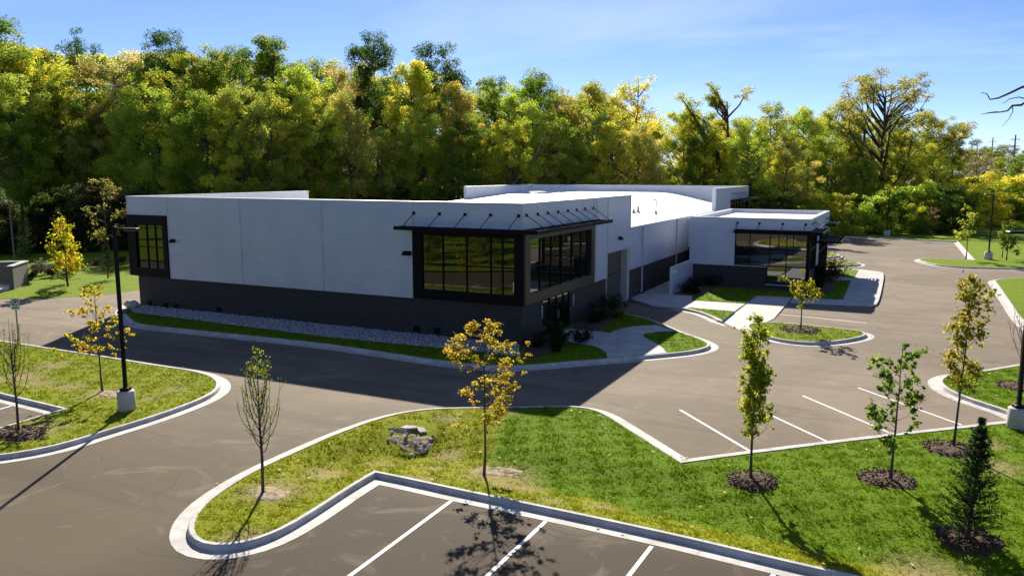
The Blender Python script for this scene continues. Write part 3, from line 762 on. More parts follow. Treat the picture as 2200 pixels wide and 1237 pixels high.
canopy('canopy', 'E', 0, 55.9, 68.4, 6.30, 1.3, [57, 58.5, 60, 61.5, 63, 64.5, 66], 7.2, .1)

# east pavilion
mb = MB()
wb(mb, 'S', BY0+.06, B0+.02, 8.45, -.2, 1.90, -.3, 0); wb(mb, 'S', BY0+.06, 8.451, B1-.07, -.2, .52, -.3, 0)
mb.build('pavilion_brick_base', M['brick'], BD)
mb = MB()
wb(mb, 'E', B1-.07, BY0+.36, BY1, -.2, 1.6, -.3, 0); mb.box(B0+.03, B0+.3, BY0+.37, BY1, -.2, 1.9); mb.box(B0+.31, B1-.38, BY1-.3, BY1, -.2, 4.99); mb.build('pavilion_brick_base', M['brick'], BD)
mb = MB(); mb.box(B0+.03, B1-.05, BY0+.03, BY0+.35, 4.62, BT-.08); mb.box(B0+.03, 5.8, BY0+.03, BY0+.35, 1.92, 4.62)
mb.box(B0+.03, B0+.35, BY0+.36, BY1, 1.92, BT-.08); mb.box(B1-.35, B1-.05, BY0+.36, BY1, 4.4, BT-.08); mb.box(B0+.36, B1-.36, BY1-.28, BY1+.02, 5.0, BT-.08); mb.build('pavilion_core', M['inner'], BD)
ribbed('S', BY0, B0, 5.82, 1.92, BT-.07); ribbed('S', BY0, 5.84, B1, 4.97, BT-.07)
ribbed('E', B1, BY0, 41.0, 4.97, BT-.07); ribbed('E', B1, 41.03, BY1, 4.4, BT-.07); ribbed('W', B0, BY0, 40.0, 1.92, BT-.07)
ribbed('E', B1, 34.2, 36.2, 1.6, 4.94)
mb = MB(); mb.box(B0-.06, B1+.06, BY0-.06, BY0+.4, BT-.07, BT); mb.box(B0-.058, B0+.38, BY0+.401, BY1+.06, BT-.07, BT-.002); mb.box(B1-.38, B1+.058, BY0+.401, BY1+.06, BT-.07, BT-.002); mb.box(B0+.381, B1-.381, BY1-.32, BY1+.06, BT-.07, BT-.003); mb.build('parapet_cap', M['cap'], BD)
mb = MB(); mb.box(B0+.3, B1-.3, BY0+.3, BY1-.25, 5.42, 5.52); mb.build('roof_membrane', M['membrane'], BD)
mb = MB(); mb.box(-.02, B0+.1, 36.5, BY1-.5, 2.6, 5.2); mb.build('link_roof', M['membrane'], BD)
mb = MB(); mb.box(0.04, B0+.1, 36.6, 36.75, .1, 2.6); mb.build('link_door', M['black'], BD)
mb = MB(); mb.box(.5, 1.7, 36.57, 36.597, .2, 2.3); mb.build('link_pane', M['glass'], BD)
pw = window('pavilion_window', 'S', BY0, 5.84, B1+.1, 1.98, 4.96, [7.04, 8.64, 9.95], [3.36], (.06, .28, .05, .36), glass='glass2', depth=.07)
for x in (9.32, 10.45):
    mb = MB(); wb(mb, 'S', BY0, x-.03, x+.03, 3.4, 4.6, -.01, .045); mb.build('mullion', M['black'], pw)
window('pavilion_window', 'S', BY0, 8.46, B1+.1, .53, 1.975, [9.95], [], (.06, .28, .06, .02), glass='glass2', depth=.066)
mb = MB(); mb.box(5.84, 8.46, BY0-.07, BY0+.03, 1.90, 1.978); mb.box(8.4, B1+.1, BY0-.12, BY0+.03, .45, .528); mb.build('window_sill', M['frame_grey'], BD)
window('pavilion_window', 'E', B1, BY0+.02, 34.16, 1.62, 4.94, [30.4, 31.7, 33.0], [3.36], (.3, .1, .05, .1), glass='glass2', depth=.07)
window('pavilion_entrance', 'E', B1, 36.24, 44.8, .1, 4.36, [37.6, 39.0, 40.4, 41.8, 43.2], [2.6], (.1, .1, .1, .1), glass='glass2', depth=.08)
canopy('canopy', 'S', BY0, 5.8, 12.7, 4.66, .75, [5.99, 7.74, 9.56, 11.31], 5.47, -.1, 2, .25)
canopy('canopy', 'E', B1, 28.2, 34.3, 4.66, 1.05, [29.3, 30.9, 32.5], 5.5, .3, 3, .22)
canopy('entrance_canopy', 'E', B1, 34.4, 41.5, 3.55, 2.0, [35.2, 37.5, 40.2], 4.6, .2, 6, .2)
canopy('canopy', 'E', B1, 41.2, 46.0, 4.60, 1.0, [42.4, 44.2], 5.3, .3, 3, .22)

# screen wall with the house number
SWL = empty('screen_wall', (2.3, 22, 0)); tag(SWL, 'low pale metal screen wall with house number beside the shrub bed left of the pavilion', 'wall')
for a in (ribbed('E', .07, 0, 6.72, .12, 2.22, SWL, 'metal', 'metal_panel', .02),):
    pass
mb = MB(); mb.box(-.07, .065, -.03, 6.74, -.05, 2.23); mb.build('wall_panel', M['metal'], SWL)
mb = MB(); mb.box(-.09, .11, -.05, 6.76, 2.231, 2.28); mb.build('wall_cap', M['cap'], SWL)
tcv = bpy.data.curves.new('house_number', 'FONT'); tcv.body = '22222'; tcv.size = .42; tcv.extrude = .015
tob = bpy.data.objects.new('tmp', tcv); COL.objects.link(tob)
dg = bpy.context.evaluated_depsgraph_get(); tme = bpy.data.meshes.new_from_object(tob.evaluated_get(dg)); bpy.data.objects.remove(tob)
tme.materials.clear(); tme.materials.append(M['lamp_lens'])
t_ = link('house_number', tme, SWL); t_.rotation_euler = (math.pi/2, 0, math.pi/2); t_.location = (.12, .35, 1.72)

# ------------------------------------------------------------------ gravel strip, boulder, broken concrete in the drain
rng = np.random.default_rng(11)
def pebbles(name, poly, n, size, z, mat, seed=1):
    r = np.random.default_rng(seed); poly = np.asarray(poly); lo, hi = poly.min(0), poly.max(0)
    P = r.uniform(lo, hi, (n*3, 2)); P = P[inside(poly, P)][:n]; k = len(P)
    s = size*r.uniform(.5, 1.3, (k, 1, 1)); base = np.array([(1,0,0),(0,1,0),(-1,0,0),(0,-1,0),(0,0,.8),(0,0,-.5)], float)[None]
    V = base*s*r.uniform(.65, 1.25, (k, 6, 1)); a = r.uniform(0, 6.28, k); c, s_ = np.cos(a)[:, None], np.sin(a)[:, None]
    X = V[:, :, 0]*c-V[:, :, 1]*s_; Y = V[:, :, 0]*s_+V[:, :, 1]*c
    V = np.stack([X+P[:, 0:1], Y+P[:, 1:2], V[:, :, 2]+z+r.uniform(-.01, .05, (k, 1))], 2).reshape(-1, 3)
    f = np.array([(0,1,4),(1,2,4),(2,3,4),(3,0,4),(1,0,5),(2,1,5),(3,2,5),(0,3,5)])
    F = (f[None]+(np.arange(k)*6)[:, None, None]).reshape(-1, 3)
    return link(name, np_mesh(name, V, F, mat))
gravel_poly = np.vstack([[(-30.6, .02), (-30.9, -.6)], gp([(288,672),(420,688),(560,706),(705,724),(851,738.5),(960,749.5),(1060,760),(1118,768)]), [(.0, -.5), (-.1, .02)]])
gb = gravel_poly if area(gravel_poly) > 0 else gravel_poly[::-1]
g0 = MB().add([(p[0], p[1], ZK+.02) for p in gb], [tuple(range(len(gb)))]).build('gravel_bed', M['gravel']); g0['kind'] = 'structure'
gv = pebbles('gravel', gb, 15000, .05, ZK+.03, M['gravel'], 4); tag(gv, 'strip of pale loose gravel along the foot of the brick wall', 'gravel', kind='stuff')

def rock_mesh(name, seed, sx, sy, sz, mat, cuts=2):
    r = np.random.default_rng(seed); bm = bmesh.new(); bmesh.ops.create_icosphere(bm, subdivisions=cuts, radius=1)
    planes = [(Vector(r.normal(size=3)).normalized(), r.uniform(.55, .85)) for _ in range(9)]
    for v in bm.verts:
        for n, d in planes:
            k = v.co.dot(n)
            if k > d: v.co -= n*(k-d)
        v.co = Vector((v.co.x*sx, v.co.y*sy, v.co.z*sz))
    me = bpy.data.meshes.new(name); bm.to_mesh(me); bm.free(); me.materials.append(mat); return me
def rock(name, px, py, zf, seed, s, mat, rot, label, dz=0.0, group=None, cat='rock'):
    x, y, z = Gz(px, py, zf); o = link(name, rock_mesh(name, seed, *s, M[mat])); o.location = (x, y, z+dz); o.rotation_euler = rot
    return tag(o, label, cat, group)
zflat = lambda Q: np.full(len(Q), ZK)
rock('boulder', 284, 662, zflat, 5, (.66, .5, .42), 'rock', (0, .1, .4), 'flat topped pale boulder at the left end of the brick wall', .18, cat='boulder')
rock('boulder', 262, 672, zflat, 6, (.35, .3, .22), 'rock_dark', (0, 0, 1), 'small grey stone in front of the boulder at the wall end', .08, cat='boulder')
def rubble_slab(px, py, seed, L, W, th, rot, dz, mat, label):
    r = np.random.default_rng(seed); n = 7; an = np.sort(r.uniform(0, 6.28, n)); P = [(L*math.cos(a)*r.uniform(.75, 1.05), W*math.sin(a)*r.uniform(.75, 1.05)) for a in an]
    mb = MB(); m = n; V = [(p[0], p[1], -th/2) for p in P]+[(p[0]*.98, p[1]*.98, th/2*r.uniform(.8, 1.1)) for p in P]
    mb.add(V, [tuple(range(m-1, -1, -1)), tuple(range(m, 2*m))]+[(i, (i+1) % m, m+(i+1) % m, m+i) for i in range(m)])
    x, y, z = Gz(px, py, zM); o = mb.build('concrete_slab', M[mat]); o.location = (x, y, z+dz); o.rotation_euler = rot; return tag(o, label, 'rubble')
rubble_slab(866, 954, 3, .60, .30, .09, (R(26), R(12), .25), -.03, 'rock_dark', 'large tilted grey concrete slab at the left of the drain pit')
rubble_slab(876, 933, 4, .48, .19, .08, (R(4), R(-4), .1), .0, 'rock', 'pale flat slab lying on the far rim of the drain pit')
rubble_slab(906, 935, 5, .36, .19, .09, (R(8), R(6), -.3), .0, 'rock', 'wedge of concrete over the drain mouth')
rubble_slab(886, 948, 6, .26, .2, .16, (R(25), R(10), .8), -.06, 'rock_dark', 'small dark chunk standing in the middle of the drain pit')
MB().tube([(0, -.05, 0), (0, .4, 0)], .13, 14).build('drain_pipe', M['void'], None, True)
dp = bpy.data.objects['drain_pipe']; x, y, z = Gz(911, 943, zM); dp.location = (x, y, z-.13); dp.rotation_euler = (R(4), 0, .5)
tag(dp, 'black drain pipe mouth under the broken concrete in the grass', 'pipe')
for k in range(34):
    an_ = rng.uniform(0, 6.28); px, py = [(868,972),(880,971),(893,969),(903,965),(912,961),(920,957),(926,952),(897,975),(885,977),(872,978),(910,970),(842,944),(930,944),(938,948),(918,966)][k] if k < 15 else (890+rng.normal(0, 26), 966+rng.normal(0, 8))
    sz = rng.uniform(.05, .12)*(1 if k < 15 else .6)
    rock('rubble_stone', px, py, zM, 40+k, tuple(sz*rng.uniform(.7, 1.3, 3)*np.array([1.1, 1, .65])), ['rock', 'rock_dark'][k % 3 == 0], tuple(rng.uniform(0, 3, 3)), 'small broken stone on the rim of the drain pit', .03, 'stones round the drain pit')

# mulch rings, bare earth under the young trees
def ring(name, px, py, rx, ry, zf, mat, label, seed=0, h=.09, cat='mulch bed', rot=0.0):
    x, y, z = Gz(px, py, zf); r = np.random.default_rng(seed); n, m = 28, 6; V, F = [(0, 0, h)], []
    ph = r.uniform(0, 6, 4)
    for j in range(1, m+1):
        for i in range(n):
            a = 2*math.pi*i/n; w = 1+.07*math.sin(3*a+ph[0])+.05*math.sin(5*a+ph[1])+.04*math.sin(9*a+ph[2]); t = j/m
            vx, vy = rx*w*t*math.cos(a), ry*w*t*math.sin(a); c_, s_ = math.cos(rot), math.sin(rot); gx, gy = vx*c_-vy*s_, vx*s_+vy*c_
            gz = float(zf([[x+gx, y+gy]])[0])-z
            hh = h*(1-t**3)+(.02*r.normal() if j < m else -.05)
            V.append((gx, gy, gz+hh))
    for i in range(n): F.append((0, 1+i, 1+(i+1) % n))
    for j in range(m-1):
        for i in range(n): F.append((1+j*n+i, 1+(j+1)*n+i, 1+(j+1)*n+(i+1) % n, 1+j*n+(i+1) % n))
    o = MB().add(V, F).build(name, M[mat], None, True); o.location = (x, y, z)
    return tag(o, label, cat)
zT = lambda Q: ZK-.01+.10*np.clip(dist_poly(pT, np.asarray(Q, float).reshape(-1, 2))/2, 0, 1)
RINGS = [(1615,1033,.80,.80,zM,'mulch','round dark mulch bed under the columnar maple'),
         (1904,1030,.92,.85,zM,'mulch','round dark mulch bed under the low spreading maple'),
         (2045,966,1.0,.90,zM,'mulch','round dark mulch bed under the leaning red tipped maple'),
         (2080,1160,.85,.70,zM,'mulch','worn brown mulch bed under the dark conifer'),
         (2190,832,1.0,.9,zM,'mulch','mulch bed of the bare sapling behind the right lamp post'),
         (1720,709,1.25,1.15,zT,'mulch','mulch bed of the small tree on the little kerbed island'),
         (45,932,1.15,.75,zL,'mulch','ragged mulch patch under the thin sapling at the left edge')]
for k, q in enumerate(RINGS):
    ro = ring('mulch_ring', *q[:5], q[5], q[6], k, .10); an = np.linspace(0, 6.28, 20)[:-1]
    ch = pebbles('bark_chips', np.stack([q[2]*.97*np.cos(an), q[3]*.97*np.sin(an)], 1), 420, .045, .06, M['mulch'], 70+k); ch.parent = ro; ch['kind'] = 'stuff'
SOILS = [(1068,1013,.95,.50,zM,'bare earth patch round the foot of the golden locust',.35),(575,1060,.85,.55,zM,'bare earth patch round the foot of the twiggy pear sapling',0),(232,846,.85,.45,zL,'bare earth patch round the sapling beside the left lamp post',-.3),(888,962,.95,.55,zM,'stony bare earth in the drain pit of the central island',.2)]
for k, (px, py, rx, ry, zf, lab, ro) in enumerate(SOILS): ring('soil_patch', px, py, rx, ry, zf, 'soil', lab, 20+k, .03, 'bare soil', ro)

# ------------------------------------------------------------------ grass blades on the near lawns
def scatter_grass(poly, zf, n_per_m2, zone, bare, avoid=(), seed=0, hgt=.07, wid=.016, far=60, label=''):
    r = np.random.default_rng(seed); poly = np.asarray(poly); lo, hi = poly.min(0), poly.max(0)
    lo = np.maximum(lo, [-45, -36]); hi = np.minimum(hi, [40, 60])
    N = int(n_per_m2*np.prod(hi-lo)); P = r.uniform(lo, hi, (N, 2))
    w = np.column_stack([P, np.full(len(P), .15)])-CAM; dep = w@FF
    u = 1100+FPX*(w@RT)/dep; v = 618.5-FPX*(w@UU)/dep
    P = P[(dep > 5) & (dep < far) & (u > -40) & (u < 2240) & (v < 1270)]
    P = P[inside(poly, P)]
    P = P[dist_poly(poly, P) > .02]
    for a in avoid:
        if len(a) == 3 and not hasattr(a[0], '__len__'): P = P[np.hypot(P[:, 0]-a[0], P[:, 1]-a[1]) > a[2]]
        else: P = P[~inside(a, P)]
    ba = bare(P); P = P[r.uniform(size=len(P)) > ba*.85]
    lump = np.clip(.5+.9*wav(P[:, 0], P[:, 1], 3.2)+.5*wav(P[:, 1], P[:, 0], 7.0), .0, 1)
    P = P[r.uniform(size=len(P)) < .35+.65*lump]; lump = np.clip(.5+.9*wav(P[:, 0], P[:, 1], 3.2)+.5*wav(P[:, 1], P[:, 0], 7.0), 0, 1)
    k = len(P); B = 4
    z = zf(P); zo = zone(P); ba = bare(P)
    h = hgt*(.45+.9*lump)[:, None]*r.uniform(.6, 1.3, (k, B)); a = r.uniform(0, 2*np.pi, (k, B)); ln = r.uniform(.2, .9, (k, B))*h
    la = r.uniform(0, 2*np.pi, (k, B)); off = r.normal(0, .022, (k, B, 2))
    bx, by = P[:, 0:1]+off[:, :, 0], P[:, 1:2]+off[:, :, 1]; dx, dy = np.cos(a)*wid/2, np.sin(a)*wid/2; zz = np.repeat(z[:, None], B, 1)-.01
    V = np.stack([np.stack([bx-dx, by-dy, zz], 2), np.stack([bx+dx, by+dy, zz], 2), np.stack([bx+np.cos(la)*ln, by+np.sin(la)*ln, zz+h], 2)], 2).reshape(-1, 3)
    F = np.arange(k*B*3).reshape(-1, 3)
    rn = np.repeat(np.clip(r.uniform(size=(k, B))*.75+.25*lump[:, None], 0, 1).ravel(), 3)
    me = np_mesh('grass', V, F, M['blades'], {'zone': np.repeat(zo, B*3), 'bare': np.repeat(ba, B*3), 'rnd': rn})
    o = link('grass', me); return tag(o, label, 'grass', kind='stuff')
ringsW = []
for q in RINGS: x, y, _ = Gz(q[0], q[1], q[4]); ringsW.append((x, y, q[2]*.95))
x, y, _ = Gz(884, 955, zM); ringsW.append((x, y, 1.0))
zero = one(0.0)
scatter_grass(pM, zM, 190, zoneM, bareM, ringsW, 1, .075, .02, label='short lawn grass on the central island with its shallow swale')
scatter_grass(pL, zL, 110, one(.75), bareL, ringsW, 2, .075, .026, label='yellowish lawn grass on the left kerbed island')
scatter_grass(pN, zflat, 90, one(.05), zero, [gb, w1], 3, .07, .03, 70, 'lawn grass beside the front walk and along the gravel')
scatter_grass(pT, zT, 70, one(.35), zero, ringsW, 4, .07, .035, 80, 'lawn grass on the small kerbed island by the pavilion')
for k, (P, lab) in enumerate(((lawnE1, 'shaded lawn grass in front of the pavilion'), (lawnE2, 'sunlit triangle of lawn grass by the concrete ramp'))):
    scatter_grass(P if area(P) > 0 else P[::-1], lambda Q: np.full(len(Q), ZK+.03), 60, one(.05), zero, [], 5+k, .07, .035, 90, lab)

# ------------------------------------------------------------------ trees
def leaf_arrays(r, C, N, size, spread, up=.3, aspect=.55):
    """N leaf faces scattered round the cluster points C (m,3)"""
    m = len(C); idx = r.integers(0, m, N); d = r.normal(size=(N, 3)); d /= np.linalg.norm(d, axis=1)[:, None]
    P = C[idx] + d*(spread*r.uniform(0, 1, (N, 1))**.6)*np.array([1, 1, .8])
    nrm = r.normal(size=(N, 3)); nrm[:, 2] += up; nrm /= np.linalg.norm(nrm, axis=1)[:, None]
    t = r.normal(size=(N, 3)); t -= nrm*(t*nrm).sum(1)[:, None]; t /= np.linalg.norm(t, axis=1)[:, None]; b = np.cross(nrm, t)
    s = size*r.uniform(.6, 1.25, (N, 1))
    V = np.stack([P-t*s*.5, P+b*s*aspect*.5+t*s*.08, P+t*s*.5-nrm*s*.12, P-b*s*aspect*.5+t*s*.08], 1).reshape(-1, 3)
    F = np.arange(4*N).reshape(-1, 4); cl = r.uniform(size=m)
    return V, F, np.repeat(r.uniform(size=N), 4), np.repeat(cl[idx], 4)
def grow(seed, H, r0, first, nprim, rad, rise, nsec, sec=.42, bend=.25, wob=.03, top=.96, tw=2, lean=(0, 0), sides=6, sub=3, gap=0.0):
    """trunk, primaries, secondaries; returns wood MB and twig points"""
    r = np.random.default_rng(seed); mb = MB(); pts = []
    n = 9; tz = np.linspace(0, H*top, n); w = np.cumsum(r.normal(0, wob*H/n, (n, 2)), 0); w[0] = 0
    tr = np.column_stack([w+np.outer(tz, lean), tz]); trr = r0*(1-.9*(tz/(H*top))**.8)+.006; trr[0] *= 1.25
    mb.tube(tr, trr, max(6, sides))
    def at(t): q = t*(n-1); i = min(int(q), n-2); return tr[i]+(tr[i+1]-tr[i])*(q-i)
    for i in range(nprim):
        s = min(.995, (i+r.uniform(.1, .9))/nprim); t = first+(1-first)*s; p = at(t); az = i*2.399+r.normal(0, .35); L = rad(s)*r.uniform(.75, 1.15)
        if gap and r.uniform() < gap: continue
        e = rise(s)+r.normal(0, .1); k = 6; q = [p]; d = np.array([math.cos(az)*math.cos(e), math.sin(az)*math.cos(e), math.sin(e)])
        for j in range(k-1):
            d = d+np.array([0, 0, bend/(k-1)])+r.normal(0, .07, 3); d /= np.linalg.norm(d); q.append(q[-1]+d*L/(k-1))
        q = np.array(q); rb = min(r0*.55, .018+L*.018*(r0/.2)**.3)*(1-.45*s); mb.tube(q, np.linspace(rb, rb*.2, k), 4 if L < 2.5 else 5, cap=False)
        for v in np.linspace(.55, 1, 3): pts.append(q[0]+(q[-1]-q[0])*0 + q[min(k-1, int(v*(k-1)))])
        for j in range(nsec):
            u = r.uniform(.3, 1.0)*(k-1); ii = min(int(u), k-2); b0 = q[ii]+(q[ii+1]-q[ii])*(u-ii); dd = (q[ii+1]-q[ii]); dd /= np.linalg.norm(dd)
            dd = dd+r.normal(0, .65, 3)*np.array([1, 1, .7])+np.array([0, 0, bend*.6]); dd /= np.linalg.norm(dd); l2 = L*sec*r.uniform(.5, 1.15)*(1.25-.6*u/(k-1))
            b1 = b0+dd*l2*.5+r.normal(0, .03*l2, 3); b2 = b0+dd*l2+np.array([0, 0, bend*.2*l2])+r.normal(0, .05*l2, 3)
            mb.tube([b0, b1, b2], [rb*.35, rb*.25, rb*.1], sub, cap=False)
            for x_ in np.linspace(.4, 1.0, tw): pts.append(b0+(b2-b0)*x_)
    pts.append(tr[-1]); pts = np.array(pts); k = H/max(pts[:, 2].max(), H*.5)      # settle the crown top at the surveyed height
    if k < 1:
        f0 = first*H*top
        z2 = lambda z: z if z < f0 else f0+(z-f0)*(H-f0)/(H/k-f0)
        mb.v = [(x, y, z2(z)) for x, y, z in mb.v]; pts[:, 2] = [z2(z) for z in pts[:, 2]]
    return mb, pts
def tree_obj(name, mb, leaf, color, wood='bark', leafmat='leaf', crown='crown'):
    root = empty(name); mb.build('trunk', M[wood], root, True)
    if leaf is not None:
        V, F, a, b = leaf; c = link(crown, np_mesh(crown, V, F, M[leafmat], {'rnd': a, 'clump': b}), root); c.color = (*color, 1)
    return root
def recolor(o, color, crown='crown'):
    for c in o.children:
        if c.name.startswith(crown): c.color = (*color, 1)

def crown_tree(seed, H, Rm, base, nc, N, leaf, cr, r0=.30, wood='bark', low=.45, lobes=.22, flat=.8, hollow=.5, p=2.2, bs=1.0, up=(.55, 1.0), top=.86, sides=4, wob=.044, ttip=.12, skew=.35, soft=False):
    """crown as a cloud of leaf clumps carried on limbs that leave a tapered trunk; returns trunk and crown meshes"""
    r = np.random.default_rng(seed); mb = MB(); ph = r.uniform(0, 6.28, 6)
    n = 8; tz = np.linspace(0, H*top, n); w = np.cumsum(r.normal(0, wob*H/n, (n, 2)), 0); w[0] = 0; tr = np.column_stack([w, tz])
    rr_ = r0*(1-(1-ttip)*(tz/tz[-1])**.9); rr_[0] *= 1.3; mb.tube(tr, rr_, 7)
    C, S = [], []
    for limb in range(nc):
        u = r.uniform()**.85; az = r.uniform(0, 6.28); prof = max(0, 1-abs((u-low)/(1.02-low if u > low else low+.12))**p)**(1/min(p, 2.2))
        w_ = 1+lobes*math.sin(2*az+ph[0]+3*u)+lobes*.8*math.sin(3*az+ph[1]-4*u)+lobes*.6*math.sin(5*az+ph[2]+6*u)
        rr = Rm*prof*w_*r.uniform(hollow*.4, 1)**.5; z = H*(base+(1-base)*u)-cr*.5
        i = min(n-1, int(z/(H*top)*(n-1))); c = np.array([tr[i, 0]+rr*math.cos(az), tr[i, 1]+rr*math.sin(az), z]); s_ = cr*r.uniform(.65, 1.35)*(1-skew*u)
        zb = max(H*base*.75, z-rr*r.uniform(*up)); q = min(zb, H*top*.97)/(H*top)*(n-1); j = min(int(q), n-2); p0 = tr[j]+(tr[j+1]-tr[j])*(q-j)
        L = np.linalg.norm(c-p0); mid = p0+(c-p0)*.5+np.array([0, 0, -.08*rr])+r.normal(0, .05*L+.01, 3); rb = bs*(.022+.007*L)
        mid2 = mid+(c-mid)*.55+r.normal(0, .05*L, 3)
        mb.tube([p0, mid, mid2, c], [rb*1.5, rb, rb*.6, rb*.25], sides, cap=False)
        C.append(c); S.append(s_); C.append(mid2); S.append(s_*.7)
        for q_ in range(2):      # side twigs
            e = mid+(c-mid)*r.uniform(0, .8); d = r.normal(size=3); d /= np.linalg.norm(d); t2 = e+d*s_*1.1; mb.tube([e, t2], [rb*.45, rb*.12], 3, cap=False)
            C.append(t2); S.append(s_*.55)
    C, S = np.array(C), np.array(S); pw = S**2/np.sum(S**2); m = len(C)
    V = F = None; tm = mb.mesh('trunk', M[wood], True)
    if not N: return tm, None
    idx = r.choice(m, N, p=pw); d = r.normal(size=(N, 3)); d /= np.linalg.norm(d, axis=1)[:, None]
    P = C[idx]+d*S[idx][:, None]*(np.abs(r.normal(0, .62, (N, 1))) if soft else r.uniform(.05, 1.1, (N, 1))**.5)*np.array([1, 1, flat])
    nrm = r.normal(size=(N, 3))+d*.6; nrm[:, 2] += .35; nrm /= np.linalg.norm(nrm, axis=1)[:, None]
    t = r.normal(size=(N, 3)); t -= nrm*(t*nrm).sum(1)[:, None]; t /= np.linalg.norm(t, axis=1)[:, None]; b = np.cross(nrm, t); sz = leaf*r.uniform(.55, 1.3, (N, 1))
    V = np.stack([P-t*sz*.5, P+b*sz*.33, P+t*sz*.5-nrm*sz*.1, P-b*sz*.33], 1).reshape(-1, 3); cl = r.uniform(size=m)
    return tm, np_mesh('crown', V, np.arange(4*N).reshape(-1, 4), M['leaf'], {'rnd': np.repeat(r.uniform(size=N), 4), 'clump': np.repeat(cl[idx], 4)})

# --- young trees on the lawns
def young(name, px, py, zf, H, seed, color, label, cat='tree', kind='maple', N=900, leaf=.13, spread=.22, rmax=.8, first=.35, nprim=22, lean=(0, 0), dz=0.0, wood='bark', r0=.045, gap=0.0, rot=0.0, sub=3, nsec=5):
    x, y, z = Gz(px, py, zf); r = np.random.default_rng(seed+100)
    if kind in ('clump', 'pillar', 'locust'):
        kw = dict(clump=dict(low=.38, lobes=.3), pillar=dict(low=.5, p=5, lobes=.22, up=(1.4, 2.4), skew=.15), locust=dict(low=.42, p=2.6, lobes=.26, flat=.55, up=(.3, .8)))[kind]
        tm, cmh = crown_tree(seed+300, H, rmax, first, nprim, N, leaf, spread, r0, wood, bs=.28*max(1, H/7), wob=.016, ttip=.2, sides=3, top=.95, soft=True, **kw)
        o = empty(name, (x, y, z+dz), rot); link('trunk', tm, o)
        if cmh: c = link('crown', cmh, o); c.color = (*color, 1)
        o.rotation_euler = (lean[1], lean[0], rot)
        return tag(o, label, cat, 'young trees planted on the lawns')
    if kind == 'column': rad = lambda s: rmax*(.75+.25*math.sin(3.1*s)); rise = lambda s: 1.15
    elif kind == 'open': rad = lambda s: rmax*(1.05-.75*s); rise = lambda s: .35+.55*s
    elif kind == 'twiggy':
        mb = MB(); tr = [(0, 0, 0), (.01, .02, H*.25), (-.02, .01, H*.5), (.01, -.01, H*.75), (0, 0, H*.98)]; mb.tube(tr, [r0*1.25, r0, r0*.75, r0*.4, .004], 6); C = []
        for i in range(nprim):
            z0 = H*(first+.40*(i/nprim)**.9); a = i*2.399+r.normal(0, .3); zt = min(z0+H*r.uniform(.26, .46), H*r.uniform(.84, .95)); re = rmax*r.uniform(.45, 1.0)*(1-.55*i/nprim); Q = []
            for t in np.linspace(0, 1, 7): k = re*(1-(1-t)**2.0); Q.append((k*math.cos(a)+r.normal(0, .012), k*math.sin(a)+r.normal(0, .012), z0+(zt-z0)*t**1.25))
            mb.tube(Q, np.linspace(r0*.36, .004, 7), 4, cap=False); C += [np.array(q) for q in Q[2:]]
            for j in range(nsec):
                q = np.array(Q[r.integers(1, 6)]); e = q+np.array([r.normal(0, .09), r.normal(0, .09), r.uniform(.15, .4)]); mb.tube([q, e], [.006, .003], 3, cap=False); C += [e, (q+e)/2]
        o = tree_obj(name, mb, leaf_arrays(r, np.array(C), N, leaf, spread, .2) if N else None, color, wood); o.location = (x, y, z+dz); o.rotation_euler = (0, 0, rot)
        return tag(o, label, cat, 'young trees planted on the lawns')
    else: rad = lambda s: rmax*(.55+.6*math.sin(math.pi*(.25+.75*s))); rise = lambda s: .55+.5*s
    mb, pts = grow(seed, H, r0, first, nprim, rad, rise, nsec, lean=lean, bend=.45 if kind != 'open' else .15, wob=.012, gap=gap, sub=sub)
    lf = leaf_arrays(r, pts, N, leaf, spread, .25) if N else None
    o = tree_obj(name, mb, lf, color, wood); o.location = (x, y, z+dz); o.rotation_euler = (0, 0, rot)
    return tag(o, label, cat, 'young trees planted on the lawns')
YG, GOLD, AMB, GRN = (.30, .34, .03), (.50, .33, .025), (.42, .25, .03), (.13, .20, .03)
def zN(Q): return np.full(len(Q), ZK)
young('young_tree', 565, 1058, zM, 4.4, 1, (.26, .30, .06), 'slim twiggy pear sapling, nearly bare with leaves left at its top, in the central island', kind='twiggy', N=1700, leaf=.05, spread=.07, rmax=.80, first=.27, nprim=26, nsec=4, r0=.04)
x, y, z = Gz(565, 1058, zM); tf = leaf_arrays(np.random.default_rng(9), np.array([(-.05, .0, 4.32), (.1, .03, 4.25), (.0, 0, 4.1), (.06, .05, 3.95), (-.06, -.05, 3.85), (-.28, .1, 3.72), (.25, -.05, 3.72), (.05, .1, 3.7), (-.1, 0, 3.6), (.2, .1, 3.55)]), 240, .075, .15)
tfo = link('top_leaves', np_mesh('top_leaves', tf[0], tf[1], M['leaf'], {'rnd': tf[2], 'clump': tf[3]}), bpy.data.objects['young_tree']); tfo.color = (.28, .34, .05, 1)
young('young_tree', 1040, 1020, zM, 5.2, 2, (.56, .44, .07), 'golden honey locust with airy feathery leaves standing at the middle of the island', kind='locust', N=9500, leaf=.078, spread=.20, rmax=1.2, first=.34, nprim=64)
young('young_tree', 1613, 1030, zM, 5.25, 3, (.36, .40, .05), 'narrow columnar yellow green maple in front of the stall kerb', kind='pillar', N=8200, leaf=.10, spread=.20, rmax=.46, first=.30, nprim=60, lean=(.015, 0))
young('young_tree', 1912, 1033, zM, 4.35, 4, (.19, .28, .05), 'low spreading green maple with an uneven crown in front of the parking stalls', kind='clump', N=3200, leaf=.12, spread=.21, rmax=1.05, first=.30, nprim=32, lean=(.02, 0))
young('young_tree', 2048, 962, zM, 6.1, 5, (.40, .37, .07), 'leaning yellow and reddish tipped maple near the right lamp post', kind='pillar', N=6600, leaf=.105, spread=.22, rmax=.58, first=.36, nprim=48, lean=(.035, 0))
